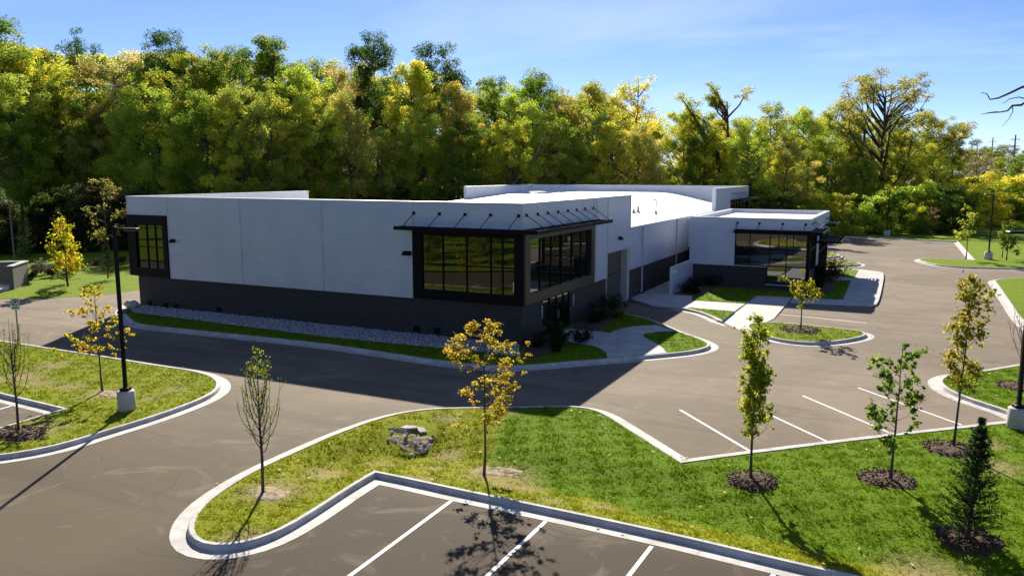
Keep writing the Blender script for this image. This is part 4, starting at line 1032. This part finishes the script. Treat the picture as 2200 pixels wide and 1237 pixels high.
young('young_tree', 1720, 709, zT, 3.75, 6, (.40, .38, .05), 'small yellow green tree on the little kerbed island before the pavilion', kind='clump', N=1500, leaf=.15, spread=.26, rmax=.95, first=.42, nprim=16)
young('young_tree', 220, 841, zL, 4.75, 7, (.58, .48, .06), 'golden half bare locust sapling just left of the tall lamp post', kind='locust', N=2600, leaf=.11, spread=.20, rmax=1.3, first=.32, nprim=38, rot=2.2)
young('young_tree', 40, 930, zL, 4.35, 8, (.22, .27, .06), 'thin almost leafless sapling at the left edge of the lawn', kind='twiggy', N=1100, leaf=.05, spread=.06, rmax=.85, first=.30, nprim=22, nsec=4, r0=.04)
young('young_tree', 146, 615, zN, 5.9, 9, (.60, .54, .06), 'bright golden tree on the lawn beyond the left road', kind='clump', N=5200, leaf=.19, spread=.5, rmax=1.45, first=.24, nprim=30, r0=.07)
young('young_tree', 232, 560, zN, 9.0, 10, (.30, .28, .07), 'sparse multi branched tree behind the lawn left of the building', kind='clump', N=1900, leaf=.22, spread=.5, rmax=2.2, first=.30, nprim=26, r0=.11)
young('young_tree', 2075, 557, zN, 6.0, 11, (.36, .42, .07), 'pale yellow green young tree at the tip of the far right lawn', kind='clump', N=1900, leaf=.2, spread=.45, rmax=1.5, first=.3, nprim=20, r0=.06)
young('young_tree', 2162, 559, zN, 4.6, 12, (.12, .18, .03), 'dark green little tree on the far right lawn, the nearer of a close pair', kind='clump', N=2200, leaf=.18, spread=.4, rmax=.9, first=.25, nprim=20, r0=.06)
young('young_tree', 2153, 553, zN, 4.6, 13, (.30, .32, .07), 'thin yellowish sapling just behind the dark green one on the far right lawn', kind='clump', N=500, leaf=.16, spread=.35, rmax=.6, first=.3, nprim=12, r0=.05)
young('young_tree', 2188, 832, zM, 4.0, 14, (.2, .2, .05), 'bare sapling without leaves behind the right lamp post', kind='twiggy', N=0, rmax=1.0, first=.3, nprim=18, nsec=5, r0=.04)
young('young_tree', 2000, 503, zN, 4.5, 15, (.40, .26, .15), 'faded pinkish brown sapling at the far edge of the lot', kind='clump', N=700, leaf=.18, spread=.35, rmax=1.0, first=.2, nprim=14, r0=.05)
young('young_tree', 1818, 503, zN, 4.0, 16, (.30, .30, .06), 'thin staked sapling beside the far lot under the wood', kind='clump', N=300, leaf=.16, spread=.3, rmax=.7, first=.35, nprim=10, r0=.05)

def conifer(name, px, py, zf, H, seed, color, label, rb=.8, N=9, wood='bark', group='small evergreens'):
    x, y, z = Gz(px, py, zf); r = np.random.default_rng(seed); mb = MB(); mb.tube([(0, 0, 0), (.02*H, 0, H*.5), (.03*H, .01*H, H)], [.06, .035, .006], 6)
    C = []; lay = int(H*9)
    for i in range(lay):
        t = (i+r.uniform())/lay; zc = H*(.04+.95*t); L = rb*(1-t)**.85*r.uniform(.7, 1.25)+.07
        for q in range(N):
            a = r.uniform(0, 6.28); e = r.uniform(.05, .55)+.5*t; d = np.array([math.cos(a)*math.cos(e), math.sin(a)*math.cos(e), math.sin(e)]); l = L*r.uniform(.65, 1.1)
            p0 = np.array([.03*zc, 0, zc]); mb.tube([p0, p0+d*l], [.010, .003], 3, cap=False)
            for u in np.linspace(.25, 1, 7): C.append(p0+d*l*u)
    C = np.array(C); lf = leaf_arrays(r, C, len(C)*3, .11 if H < 5 else .2, .06, .0, .22)
    o = tree_obj(name, mb, lf, color, wood, 'needle'); o.location = (x, y, z)
    return tag(o, label, 'evergreen', group)
conifer('conifer', 2078, 1165, zM, 3.35, 31, (.030, .062, .017), 'dark feathery conifer on the lawn at the lower right', .95, 11)
conifer('conifer', 143, 606, zN, 3.1, 32, (.03, .05, .018), 'dark evergreen shrub right behind the bright golden tree', 1.3, 10)
conifer('conifer', 232, 598, zN, 3.2, 33, (.04, .07, .02), 'small spruce on the lawn beside the left corner window', 1.3, 9)
conifer('conifer', 56, 560, zN, 6.2, 34, (.06, .10, .03), 'thin leaning evergreen behind the bin enclosure', 1.1, 6)

# --- shrubs by the walls
def shrub(name, x, y, z, w, h, seed, color, label, N=900, leaf=.12, group=None):
    r = np.random.default_rng(seed); mb = MB(); C = []
    for i in range(12):
        a, e = r.uniform(0, 6.28), r.uniform(.6, 1.4); d = np.array([math.cos(a)*math.cos(e)*w/h, math.sin(a)*math.cos(e)*w/h, math.sin(e)])*h*r.uniform(.65, 1.0)
        mb.tube([(0, 0, 0), d*.5+r.normal(0, .04, 3), d], [.015, .01, .004], 3, cap=False)
        for u in np.linspace(.35, 1, 5): C.append(d*u+r.normal(0, .05, 3))
    root = empty(name, (x, y, z)); mb.build('stems', M['bark'], root)
    V, F, a, b = leaf_arrays(r, np.array(C), N, leaf, .22*h, .2); c = link('foliage', np_mesh('foliage', V, F, M['leaf'], {'rnd': a, 'clump': b}), root); c.color = (*color, 1)
    return tag(root, label, 'shrub', group)
DK = (.035, .045, .022)
for k, (x, y, h, lab, colr) in enumerate([(1.0, -.1, .9, 'dark shrub at the very corner of the brick wall', DK), (1.7, .9, 1.0, 'dark shrub second from the brick corner', DK), (1.3, 1.9, 1.1, 'olive tinted shrub in front of the entrance doors', (.10, .085, .04)), (2.6, 2.2, .95, 'spiky shrub beside the front walk', DK), (2.2, -.4, .7, 'low dark shrub by the lawn edge at the brick corner', DK),
        (1.2, 8.1, .9, 'dark shrub just right of the entrance doors', DK), (1.2, 9.4, 1.0, 'brownish shrub in the bed between the doors and the overhead door', (.13, .10, .05)), (1.9, 10.2, .8, 'ochre low shrub at the front of the long bed', (.16, .12, .05)), (1.1, 10.9, 1.3, 'tall dark shrub left of the overhead door', DK), (1.1, 12.3, 1.5, 'largest dark shrub beside the overhead door jamb', DK),
        (3.2, 23.2, 1.0, 'dark shrub at the near end of the screen wall', DK), (3.4, 24.9, 1.1, 'dark shrub along the middle of the screen wall', DK), (3.2, 26.6, 1.2, 'dark shrub near the far end of the screen wall', DK), (4.3, 27.8, 1.2, 'dark shrub in the corner of screen wall and pavilion', DK), (4.0, 22.9, .7, 'low shrub at the tip of the bed by the walk', DK)]):
    shrub('shrub', x, y, ZK, h*1.15, h, 60+k, colr, lab, group='shrubs along the building')
for k, (px, py, h, colr, lab) in enumerate([(1795, 600, 2.3, (.16, .07, .03), 'reddish brown tall shrub at the right of the pavilion'), (1772, 606, 1.8, DK, 'dark shrub beside the pavilion entrance'), (1758, 622, 1.2, DK, 'low dark shrub at the pavilion corner')]):
    x, y = G(px, py, ZK); shrub('shrub', x, y, ZK, h*.8, h, 80+k, colr, lab, 1500, .16, 'shrubs along the building')
for k, (px, py, h, colr, lab) in enumerate([(88, 588, 1.4, (.16, .17, .11), 'pale flowering shrub behind the bin enclosure'), (68, 604, 1.5, (.05, .06, .03), 'dark shrub against the bin enclosure wall'), (110, 592, .8, (.14, .10, .06), 'brownish low plants between the pale shrub and the golden tree'), (262, 565, .8, (.15, .14, .06), 'dry low shrub near the left corner window'), (205, 572, .7, (.18, .13, .08), 'dry brown plants in the strip beyond the left lawn')]):
    x, y = G(px, py, ZK); shrub('shrub', x, y, ZK, h*1.1, h, 90+k, colr, lab, 900, .18, 'shrubs on the left lawn')

# --- the wood behind: prototypes, then one object per tree
PROTO = {
 'oak':   [crown_tree(201, 26, 6.3, .16, 66, 42000, .245, 1.6), crown_tree(202, 26, 5.8, .14, 64, 42000, .245, 1.55), crown_tree(207, 26, 6.0, .14, 62, 40000, .245, 1.55, lobes=.3)],
 'ash':   [crown_tree(203, 26, 4.5, .10, 62, 38000, .24, 1.45, low=.4, lobes=.26), crown_tree(204, 26, 5.0, .10, 64, 38000, .24, 1.5, low=.35, lobes=.28), crown_tree(212, 26, 4.3, .12, 58, 34000, .24, 1.4, low=.5, lobes=.32)],
 'thin':  [crown_tree(205, 26, 5.6, .18, 50, 19000, .25, 1.35, .34, lobes=.3), crown_tree(206, 26, 5.2, .20, 48, 17000, .25, 1.3, .36, lobes=.34)],
 'vine':  [crown_tree(208, 26, 6.0, .30, 38, 21000, .26, 1.35, .55, 'bark_red', low=.7, lobes=.3, hollow=1.3, bs=2.0, up=(1.2, 1.9))],
 'willow':[crown_tree(209, 26, 7.5, .22, 48, 24000, .26, 1.5, .5, 'bark_pale', low=.55, lobes=.3, hollow=.9, bs=1.3, up=(1.0, 1.6)), crown_tree(213, 26, 8.2, .20, 62, 24000, .25, 1.35, .55, 'bark', low=.5, lobes=.3, bs=1.2, up=(.9, 1.5))],
 'bush':  [crown_tree(210, 7, 3.2, .02, 32, 15000, .23, 1.0, .10, low=.3), crown_tree(211, 7, 2.8, .02, 30, 14000, .22, .95, .10, low=.35, lobes=.3)],
}
HREF = {'bush': 7.0}
frng = np.random.default_rng(77)
def forest_tree(px, D, top, kind, color, label, group='trees of the wood behind the building', wid=1.0, var=None, name='woodland_tree', h=None):
    if px < 420 and h is None: D += 38*min(1, (420-px)/160)      # the wood stands back from the lawn at the left
    if px > 1660 and h is None and D < 200 and kind != 'bush': D += 26*min(1, (px-1660)/120)
    x, y = bearing(px, D); H = h if h else height_at(px, top, D)
    if kind == 'willow2': kind, var = 'willow', 1
    elif kind == 'willow': var = 0
    k = frng.integers(len(PROTO[kind])) if var is None else var; tm, cmh = PROTO[kind][k]
    o = empty(name, (x, y, 0), frng.uniform(0, 6.28)); s = H/HREF.get(kind, 26.0); o.scale = (s*wid*1.22, s*wid*1.22, s)
    link('trunk', tm, o); c = link('crown', cmh, o); c.color = (*[min(.85, 1.95*q) for q in color], 1)
    return tag(o, label, 'tree' if kind != 'bush' else 'shrub', group)
DG, MG, OL, YE, GD, RU, LG, BR = (.045, .080, .020), (.12, .165, .025), (.23, .24, .035), (.34, .345, .045), (.42, .38, .06), (.29, .24, .08), (.24, .295, .045), (.19, .165, .09)
# skyline and edge trees that can be told apart: (px, distance, top px, kind, colour, width, label)
SKY = [
 (5, 128, 28, 'oak', MG, 1.0, 'tall dark green tree at the left edge of the picture'),
 (70, 124, 88, 'oak', YE, 1.0, 'yellow green broad tree second from the left edge'),
 (192, 142, 58, 'thin', DG, .8, 'dark open crowned oak rising clear of the wood at upper left'),
 (265, 122, 108, 'oak', (.31, .285, .095), 1.0, 'tan and orange tinted ash between the two dark oaks'),
 (372, 142, 63, 'oak', DG, .85, 'broad dark oak with a reddish edge on the skyline left of centre'),
 (430, 126, 105, 'ash', OL, 1.0, 'olive tree just right of the broad dark oak'),
 (505, 130, 92, 'oak', MG, .85, 'mid green tree left of the twin topped skyline tree'),
 (606, 132, 73, 'ash', MG, .95, 'tall green tree peaking above the left half of the roof'),
 (655, 124, 135, 'oak', LG, .95, 'light green rounded tree in front of the tall green one'),
 (715, 134, 122, 'thin', RU, .85, 'small rusty topped tree in a dip of the skyline'),
 (805, 134, 66, 'ash', (.05, .085, .02), .75, 'narrow dark green tree with a pointed double top'),
 (880, 124, 122, 'ash', YE, .95, 'bright yellow green tree below the dark evergreen looking crown'),
 (928, 140, 88, 'oak', DG, .85, 'dense very dark green crown on the skyline right of centre'),
 (985, 126, 168, 'ash', (.36, .31, .075), .9, 'orange tinted tree above the roof parapet'),
 (1060, 134, 156, 'ash', MG, .9, 'green tree left of the smooth domed one'),
 (1135, 138, 147, 'oak', (.11, .16, .02), 1.05, 'smooth domed green tree on the skyline'),
 (1100, 126, 200, 'willow', LG, 1.0, 'pale barked forked tree with bright leaves over the roof'),
 (1215, 136, 186, 'thin', RU, .7, 'small tree with a rust red top right of the dome'),
 (1265, 136, 170, 'oak', OL, .95, 'olive rounded tree right of the rust topped one'),
 (1370, 140, 155, 'thin', GD, 1.0, 'loose golden tree with sky showing through its top'),
 (1290, 128, 235, 'thin', BR, 1.1, 'thin brown nearly bare tree behind the flat roof'),
 (1465, 134, 222, 'ash', YE, .8, 'yellow tree with a dark trunk left of the vine covered one'),
 (1560, 134, 172, 'vine', OL, 1.05, 'forked tree with dark red vine covered limbs'),
 (1640, 140, 205, 'thin', OL, .9, 'loose olive tree right of the vine covered limbs'),
 (1720, 142, 222, 'oak', LG, .95, 'broad light green tree above the pavilion'),
 (1790, 142, 215, 'oak', OL, .95, 'olive tree left of the tallest sparse tree'),
 (1895, 140, 142, 'willow2', (.20, .19, .05), 1.05, 'tallest sparse tree with wide bare limbs at the right'),
 (1985, 150, 232, 'oak', OL, 1.0, 'rounded olive tree right of the tallest sparse tree'),
 (2045, 152, 262, 'oak', (.18, .18, .025), .9, 'last rounded tree of the wood at its right end'),
 (1690, 130, 300, 'ash', YE, .85, 'bright yellow green tree behind the pavilion roof'),
 (1930, 138, 335, 'ash', YE, 1.0, 'yellow round topped tree at the far lot edge'),
 (1830, 136, 300, 'thin', MG, 1.0, 'dull green tree with a dark hollow at the far lot edge'),
 (2010, 146, 325, 'oak', GD, .9, 'golden yellow tree near the right end of the wood'),
 (1990, 142, 390, 'bush', LG, 1.3, 'light green bushy tree at the far lot edge'),
 (2110, 158, 405, 'bush', (.44, .40, .05), 1.5, 'golden bush behind the far right lamp post'),
]
for px, D, top, kind, colr, wid, lab in SKY: forest_tree(px, D+9, top, kind, colr, lab, wid=wid)
TENS = ['', '', 'twenty', 'thirty', 'forty']; UN = ['', 'first', 'second', 'third', 'fourth', 'fifth', 'sixth', 'seventh', 'eighth', 'ninth', 'tenth', 'eleventh', 'twelfth', 'thirteenth', 'fourteenth', 'fifteenth', 'sixteenth', 'seventeenth', 'eighteenth', 'nineteenth']
ORD = [UN[k] if k < 20 else (TENS[k//10][:-1]+'ieth' if k % 10 == 0 else TENS[k//10]+'-'+UN[k % 10]) for k in range(1, 50)]
# the rest of the front of the wood: crowns that close the wall of leaves
pal = [MG, OL, YE, LG, OL, YE, (.30, .31, .05), (.30, .28, .07), (.21, .24, .045), MG, LG, YE, (.30, .33, .05)]
for i, px in enumerate(np.arange(-60, 2040, 46)):
    D = np.interp(px, [0, 300, 700, 1100, 1500, 1800, 2050], [114, 115, 118, 124, 130, 135, 146])+frng.uniform(0, 9)
    base = np.interp(px, [0, 200, 400, 700, 1000, 1200, 1450, 1700, 1900, 2050], [175, 195, 200, 215, 235, 250, 275, 290, 300, 330])
    forest_tree(px+frng.uniform(-14, 14), D, base+frng.uniform(-38, 45), ['oak', 'oak', 'ash', 'oak', 'thin'][i % 5], pal[frng.integers(len(pal))], '%s front tree of the wood counted from the left edge' % ORD[i], 'front trees of the wood', .85)
for i, px in enumerate(np.arange(-80, 2060, 44)):
    D = np.interp(px, [0, 300, 700, 1100, 1500, 1800, 2050], [148, 149, 152, 158, 162, 166, 176])+frng.uniform(0, 8)
    base = np.interp(px, [0, 150, 400, 700, 1000, 1200, 1450, 1700, 1900, 2050], [70, 98, 100, 112, 145, 182, 232, 238, 230, 285])
    forest_tree(px+frng.uniform(-20, 20), D, base+frng.uniform(2, 34), ['oak', 'ash', 'oak'][i % 3], pal[frng.integers(len(pal))], 'tree deep in the wood, only the top of its crown showing', 'trees deep in the wood', .9)
for i, px in enumerate(np.arange(-70, 2080, 40)):
    D = np.interp(px, [0, 300, 700, 1100, 1500, 1800, 2050], [113, 114, 118, 124, 131, 135, 146])+frng.uniform(-1.5, 3)
    forest_tree(px+frng.uniform(-12, 12), D, 0, 'bush', [(.03, .045, .012), (.05, .06, .02), (.07, .065, .03), (.045, .065, .015), (.06, .08, .02)][i % 5] if px < 1600 else [MG, YE, OL, (.06, .09, .02), LG][i % 5], 'undergrowth shrub at the foot of the wood', 'undergrowth along the wood', 1.0, name='woodland_shrub', h=frng.uniform(4.5, 8.5))
# far trees beyond the right end
for i, px in enumerate(np.arange(2062, 2330, 17)):
    D = 330+frng.uniform(0, 120); forest_tree(px, D, 322+frng.uniform(-14, 22), ['oak', 'ash'][i % 2], [MG, OL, BR, (.14, .12, .04)][i % 4], 'hazy tree in the distant line beyond the right lawn', 'distant trees at the right', 1.1)
for i, px in enumerate(np.arange(2075, 2330, 22)):
    D = 190+frng.uniform(0, 40); forest_tree(px, D, 0, 'bush', [LG, OL, GD, MG][i % 4], 'leafy thicket shrub beyond the far right lawn', 'thicket beyond the right lawn', 1.3, name='woodland_shrub', h=frng.uniform(6, 11))
# trees behind the viewer, mirrored in the big windows
for i, x in enumerate(np.linspace(-95, 70, 17)):
    o = empty('woodland_tree', (x+frng.uniform(-3, 3), -78-frng.uniform(0, 14), 0), frng.uniform(0, 6)); s = frng.uniform(.5, .75); o.scale = (s, s, s)
    kd = ['oak', 'ash'][i % 2]; tm, cmh = PROTO[kd][i % 2]; link('trunk', tm, o); c = link('crown', cmh, o); c.color = (*[MG, YE, OL, GD, LG][i % 5], 1)
    tag(o, 'tree across the lot, seen only as a reflection in the window glass', 'tree', 'trees mirrored in the windows')

for i, (x, y, s) in enumerate([(-20, -34, .30), (-31, -31, .34), (-44, -33, .40), (-58, -30, .45), (-26, -43, .42), (-38, -46, .5), (-52, -48, .55), (-17, -50, .45), (-70, -42, .55), (-82, -34, .5), (-25, -30, .28), (-36, -28, .36), (-14, -36, .26), (-33, -38, .45), (-48, -27, .42)]):
    o = empty('woodland_tree', (x, y, 0), frng.uniform(0, 6)); o.scale = (s, s, s); kd = ['oak', 'ash'][i % 2]; tm, cmh = PROTO[kd][i % 3]; link('trunk', tm, o); c = link('crown', cmh, o); c.color = (*[(.30, .33, .05), (.10, .15, .03), (.34, .33, .05), (.08, .12, .025)][i % 4], 1)
    tag(o, 'lawn tree outside the left edge, seen only reflected in the window glass', 'tree', 'trees mirrored in the windows')
# bare tree outside the right edge, one limb reaching into view
D = 42.0
def ip(px, py, dd=0.0):
    d = ray(px, py); return CAM+d*((D+dd)/math.hypot(d[0], d[1]))
gx, gy = bearing(2330, D); bt = empty('bare_tree', (0, 0, 0)); mb = MB()
top_ = ip(2345, 60); mb.tube([(gx, gy, 0), (gx+.05, gy, 4), tuple(ip(2335, 240)), tuple(top_)], [.24, .2, .15, .05], 8); mb.build('trunk', M['bark'], bt, True)
mb = MB(); q = lambda L, r0, r1: mb.tube([tuple(ip(*p)) for p in L], list(np.linspace(r0, r1, len(L))), 5, cap=False)
q([(2335,240),(2290,205),(2240,190),(2197,187),(2170,200),(2145,211),(2127,214),(2120,202),(2107,199)], .09, .012)
q([(2332,262,.3),(2260,235),(2210,215),(2194,226),(2175,227),(2165,238),(2150,241),(2125,243),(2106,246)], .085, .010)
q([(2210,215),(2190,209),(2168,213),(2160,220),(2152,222)], .03, .008)
q([(2175,227),(2176,240),(2167,256),(2152,273)], .025, .006); q([(2150,241),(2138,240),(2118,243)], .018, .005); q([(2335,180),(2280,120),(2230,90)], .06, .01); q([(2340,120),(2400,60)], .05, .01)
mb.build('branches', M['bark'], bt, True); tag(bt, 'leafless limb of a bare tree reaching in from the upper right edge', 'tree')

# ------------------------------------------------------------------ lamp posts
def lamp(px, py, zf, H, label, rz=0.0, mat='pole', arm=.75, base=True, br=.33):
    x, y, z = Gz(px, py, zf); o = empty('lamp_post', (x, y, z), rz); bh = .80 if base else .05
    if base: MB().lathe([(br, -.4), (br, bh-.03), (br-.03, bh), (0.01, bh)], n=24).build('concrete_base', M['concrete'], o, True)
    mb = MB(); mb.bbox(-.17, .17, -.17, .17, bh, bh+.13, .012); mb.build('base_cover', M[mat], o)
    mb = MB(); mb.bbox(-.065, .065, -.065, .065, bh+.13, H-.02, .012); mb.build('pole', M[mat], o)
    mb = MB(); mb.box(.066, arm*.4, -.035, .035, H-.16, H-.09); mb.build('arm', M[mat], o)
    hd = MB().bbox(arm*.4, arm*.4+.62, -.17, .17, H-.17, H-.08, .02).build('lamp_head', M[mat], o)
    mb = MB(); mb.box(arm*.4+.1, arm*.4+.57, -.13, .13, H-.182, H-.171); mb.build('lens', M['lamp_lens'], hd)
    return tag(o, label, 'lamp post', 'parking lot lamp posts')
lamp(273, 880, zL, 7.35, 'tall black lamp post on a concrete drum at the left island', R(26))
lamp(2184, 920, zM, 7.4, 'black lamp post on a concrete drum cut by the right edge', R(200))
lamp(2123, 557, zN, 7.2, 'dark lamp post on a pale base on the far right lawn', R(200), br=.42)
lamp(32, 568, zN, 6.6, 'weathered brown lamp post in front of the wood at far left', R(206), 'pole_brown', base=False)
lamp(1905, 506, zN, 7.0, 'dark lamp post on a small pale base at the far lot edge', R(180), br=.5)

# sign at the left road
x, y, z = Gz(41, 741, zL); sg = empty('road_sign', (x, y, z), R(30)); tag(sg, 'white no parking sign on a thin steel post beside the left road', 'sign')
mb = MB(); mb.box(-.03, .03, -.02, .02, -.3, 2.55); mb.build('post', M['galv'], sg)
pl = MB().bbox(-.23, .23, -.035, -.021, 1.98, 2.62, .004).build('sign_plate', M['sign_white'], sg)
mb = MB(); n = 24; V, F = [], []
for i in range(n):
    a = 2*math.pi*i/n; V += [(.19*math.cos(a), -.038, 2.38+.19*math.sin(a)), (.145*math.cos(a), -.038, 2.38+.145*math.sin(a))]
for i in range(n): j = (i+1) % n; F.append((2*i, 2*j, 2*j+1, 2*i+1))
mb.add(V, F)
for a, b, c, d in ((-.07, -.03, 2.27, 2.49), (-.03, .05, 2.45, 2.49), (-.03, .05, 2.36, 2.40), (.03, .07, 2.38, 2.47)): mb.box(a, b, -.04, -.036, c, d)
mb.add([(-.13, -.042, 2.27), (-.10, -.042, 2.24), (.13, -.042, 2.49), (.10, -.042, 2.52)], [(0, 1, 2, 3)])
mb.box(-.16, .16, -.04, -.036, 2.06, 2.12); mb.build('legend', M['sign_black'], pl)

# bin enclosure
x, y = G(31, 622); x2, y2 = G(64, 608); SL = math.hypot(x2-x, y2-y); e = empty('bin_enclosure', (x, y, 0), math.atan2(y2-y, x2-x)-math.pi/2); tag(e, 'low brick bin enclosure with pale coping and a grey gate at the left edge', 'enclosure')
M['block'] = pm('grey_masonry', (.09, .082, .07), (.14, .13, .112), 6, .85, bscale=14, bstr=.6)
mb = MB(); mb.box(-.35, 0, 0, SL, -.1, 1.9); mb.build('side_wall', M['block'], e); mb = MB(); mb.box(-7, -.351, SL-.3, SL, -.1, 1.9); mb.build('back_wall', M['block'], e)
mb = MB(); mb.box(-.41, .06, -.06, SL-.36, 1.901, 1.98); mb.build('coping', M['concrete'], e); mb = MB(); mb.box(-7.1, .06, SL-.359, SL+.06, 1.901, 1.98); mb.build('coping', M['concrete'], e)
for k in range(9):
    mb = MB(); mb.box(-1.0-(k+1)*.3, -1.0-k*.3-.015, -.12, -.06, .15, 1.75); mb.build('gate_board', M['dumpster'], e)
mb = MB(); mb.box(-4.6, -.36, -1.2, SL-.31, -.05, .06); mb.build('pad', M['concrete'], e)

# ------------------------------------------------------------------ power line far off at the right
pp = []
for px, D, top, lab in ((2095, 620, 312, 'faint farthest utility pole of the power line at right'), (2127, 480, 296, 'middle utility pole of the power line at right'), (2175, 372, 290, 'nearest utility pole of the power line at right'), (2270, 280, 270, 'utility pole of the power line just outside the right edge')):
    x, y = bearing(px, D); H = height_at(px, top, D); o = empty('utility_pole', (x, y, 0)); MB().tube([(0, 0, 0), (0, 0, H)], [.5, .25], 8).build('shaft', M['pole_brown'], o)
    for zz in (.93, .82, .71):
        mb = MB(); mb.box(-1.6, 1.6, -.1, .1, H*zz-.12, H*zz+.12); mb.build('crossarm', M['pole_brown'], o)
    pp.append((x, y, H)); tag(o, lab, 'utility pole', 'utility poles')
k_ = 0
for (a, b) in zip(pp[:-1], pp[1:]):
    for zz in (.93, .82, .71):
        for sx in (-1.5, 1.5):
            P = []
            for t in np.linspace(0, 1, 12):
                P.append((a[0]+(b[0]-a[0])*t+sx, a[1]+(b[1]-a[1])*t, (a[2]+(b[2]-a[2])*t)*zz-6*4*t*(1-t)*.6))
            o = MB().tube(P, .055, 4, cap=False).build('power_line', M['galv']); tag(o, 'sagging power line strung between the far poles', 'power line', 'wires of the power line')

# ------------------------------------------------------------------ fallen leaves on lawns and in the gutters
lr = np.random.default_rng(5); P = []
for P_, zf, n, sp in ((pM, zM, 80, 4), (pL, zL, 50, 4)):
    lo, hi = np.maximum(P_.min(0), [-30, -33]), np.minimum(P_.max(0), [26, 5]); q = lr.uniform(lo, hi, (n*4, 2)); q = q[inside(P_, q)][:n]; P += [(a, b, float(z)+.05) for (a, b), z in zip(q, zf(q))]
    e = offset(P_, .35); k = lr.integers(0, len(e), n//2); P += [(e[i, 0]+lr.normal(0, .25), e[i, 1]+lr.normal(0, .25), .02) for i in k]
P = np.array(P); n = len(P); a = lr.uniform(0, 6.28, n); sz = lr.uniform(.04, .085, n); V = []
for (x, y, z), q, w in zip(P, a, sz):
    c, s_ = math.cos(q)*w, math.sin(q)*w; V += [(x-c, y-s_, z), (x+s_*.5, y-c*.5, z+.012), (x+c, y+s_, z+.004), (x-s_*.5, y+c*.5, z+.014)]
fl = link('fallen_leaves', np_mesh('fallen_leaves', np.array(V), np.arange(4*n).reshape(-1, 4), pm('fallen_leaf', (.36, .25, .06), (.45, .38, .12), 3, .8)))
tag(fl, 'scattered small yellow fallen leaves on the lawns and in the gutters', 'leaves', kind='stuff')
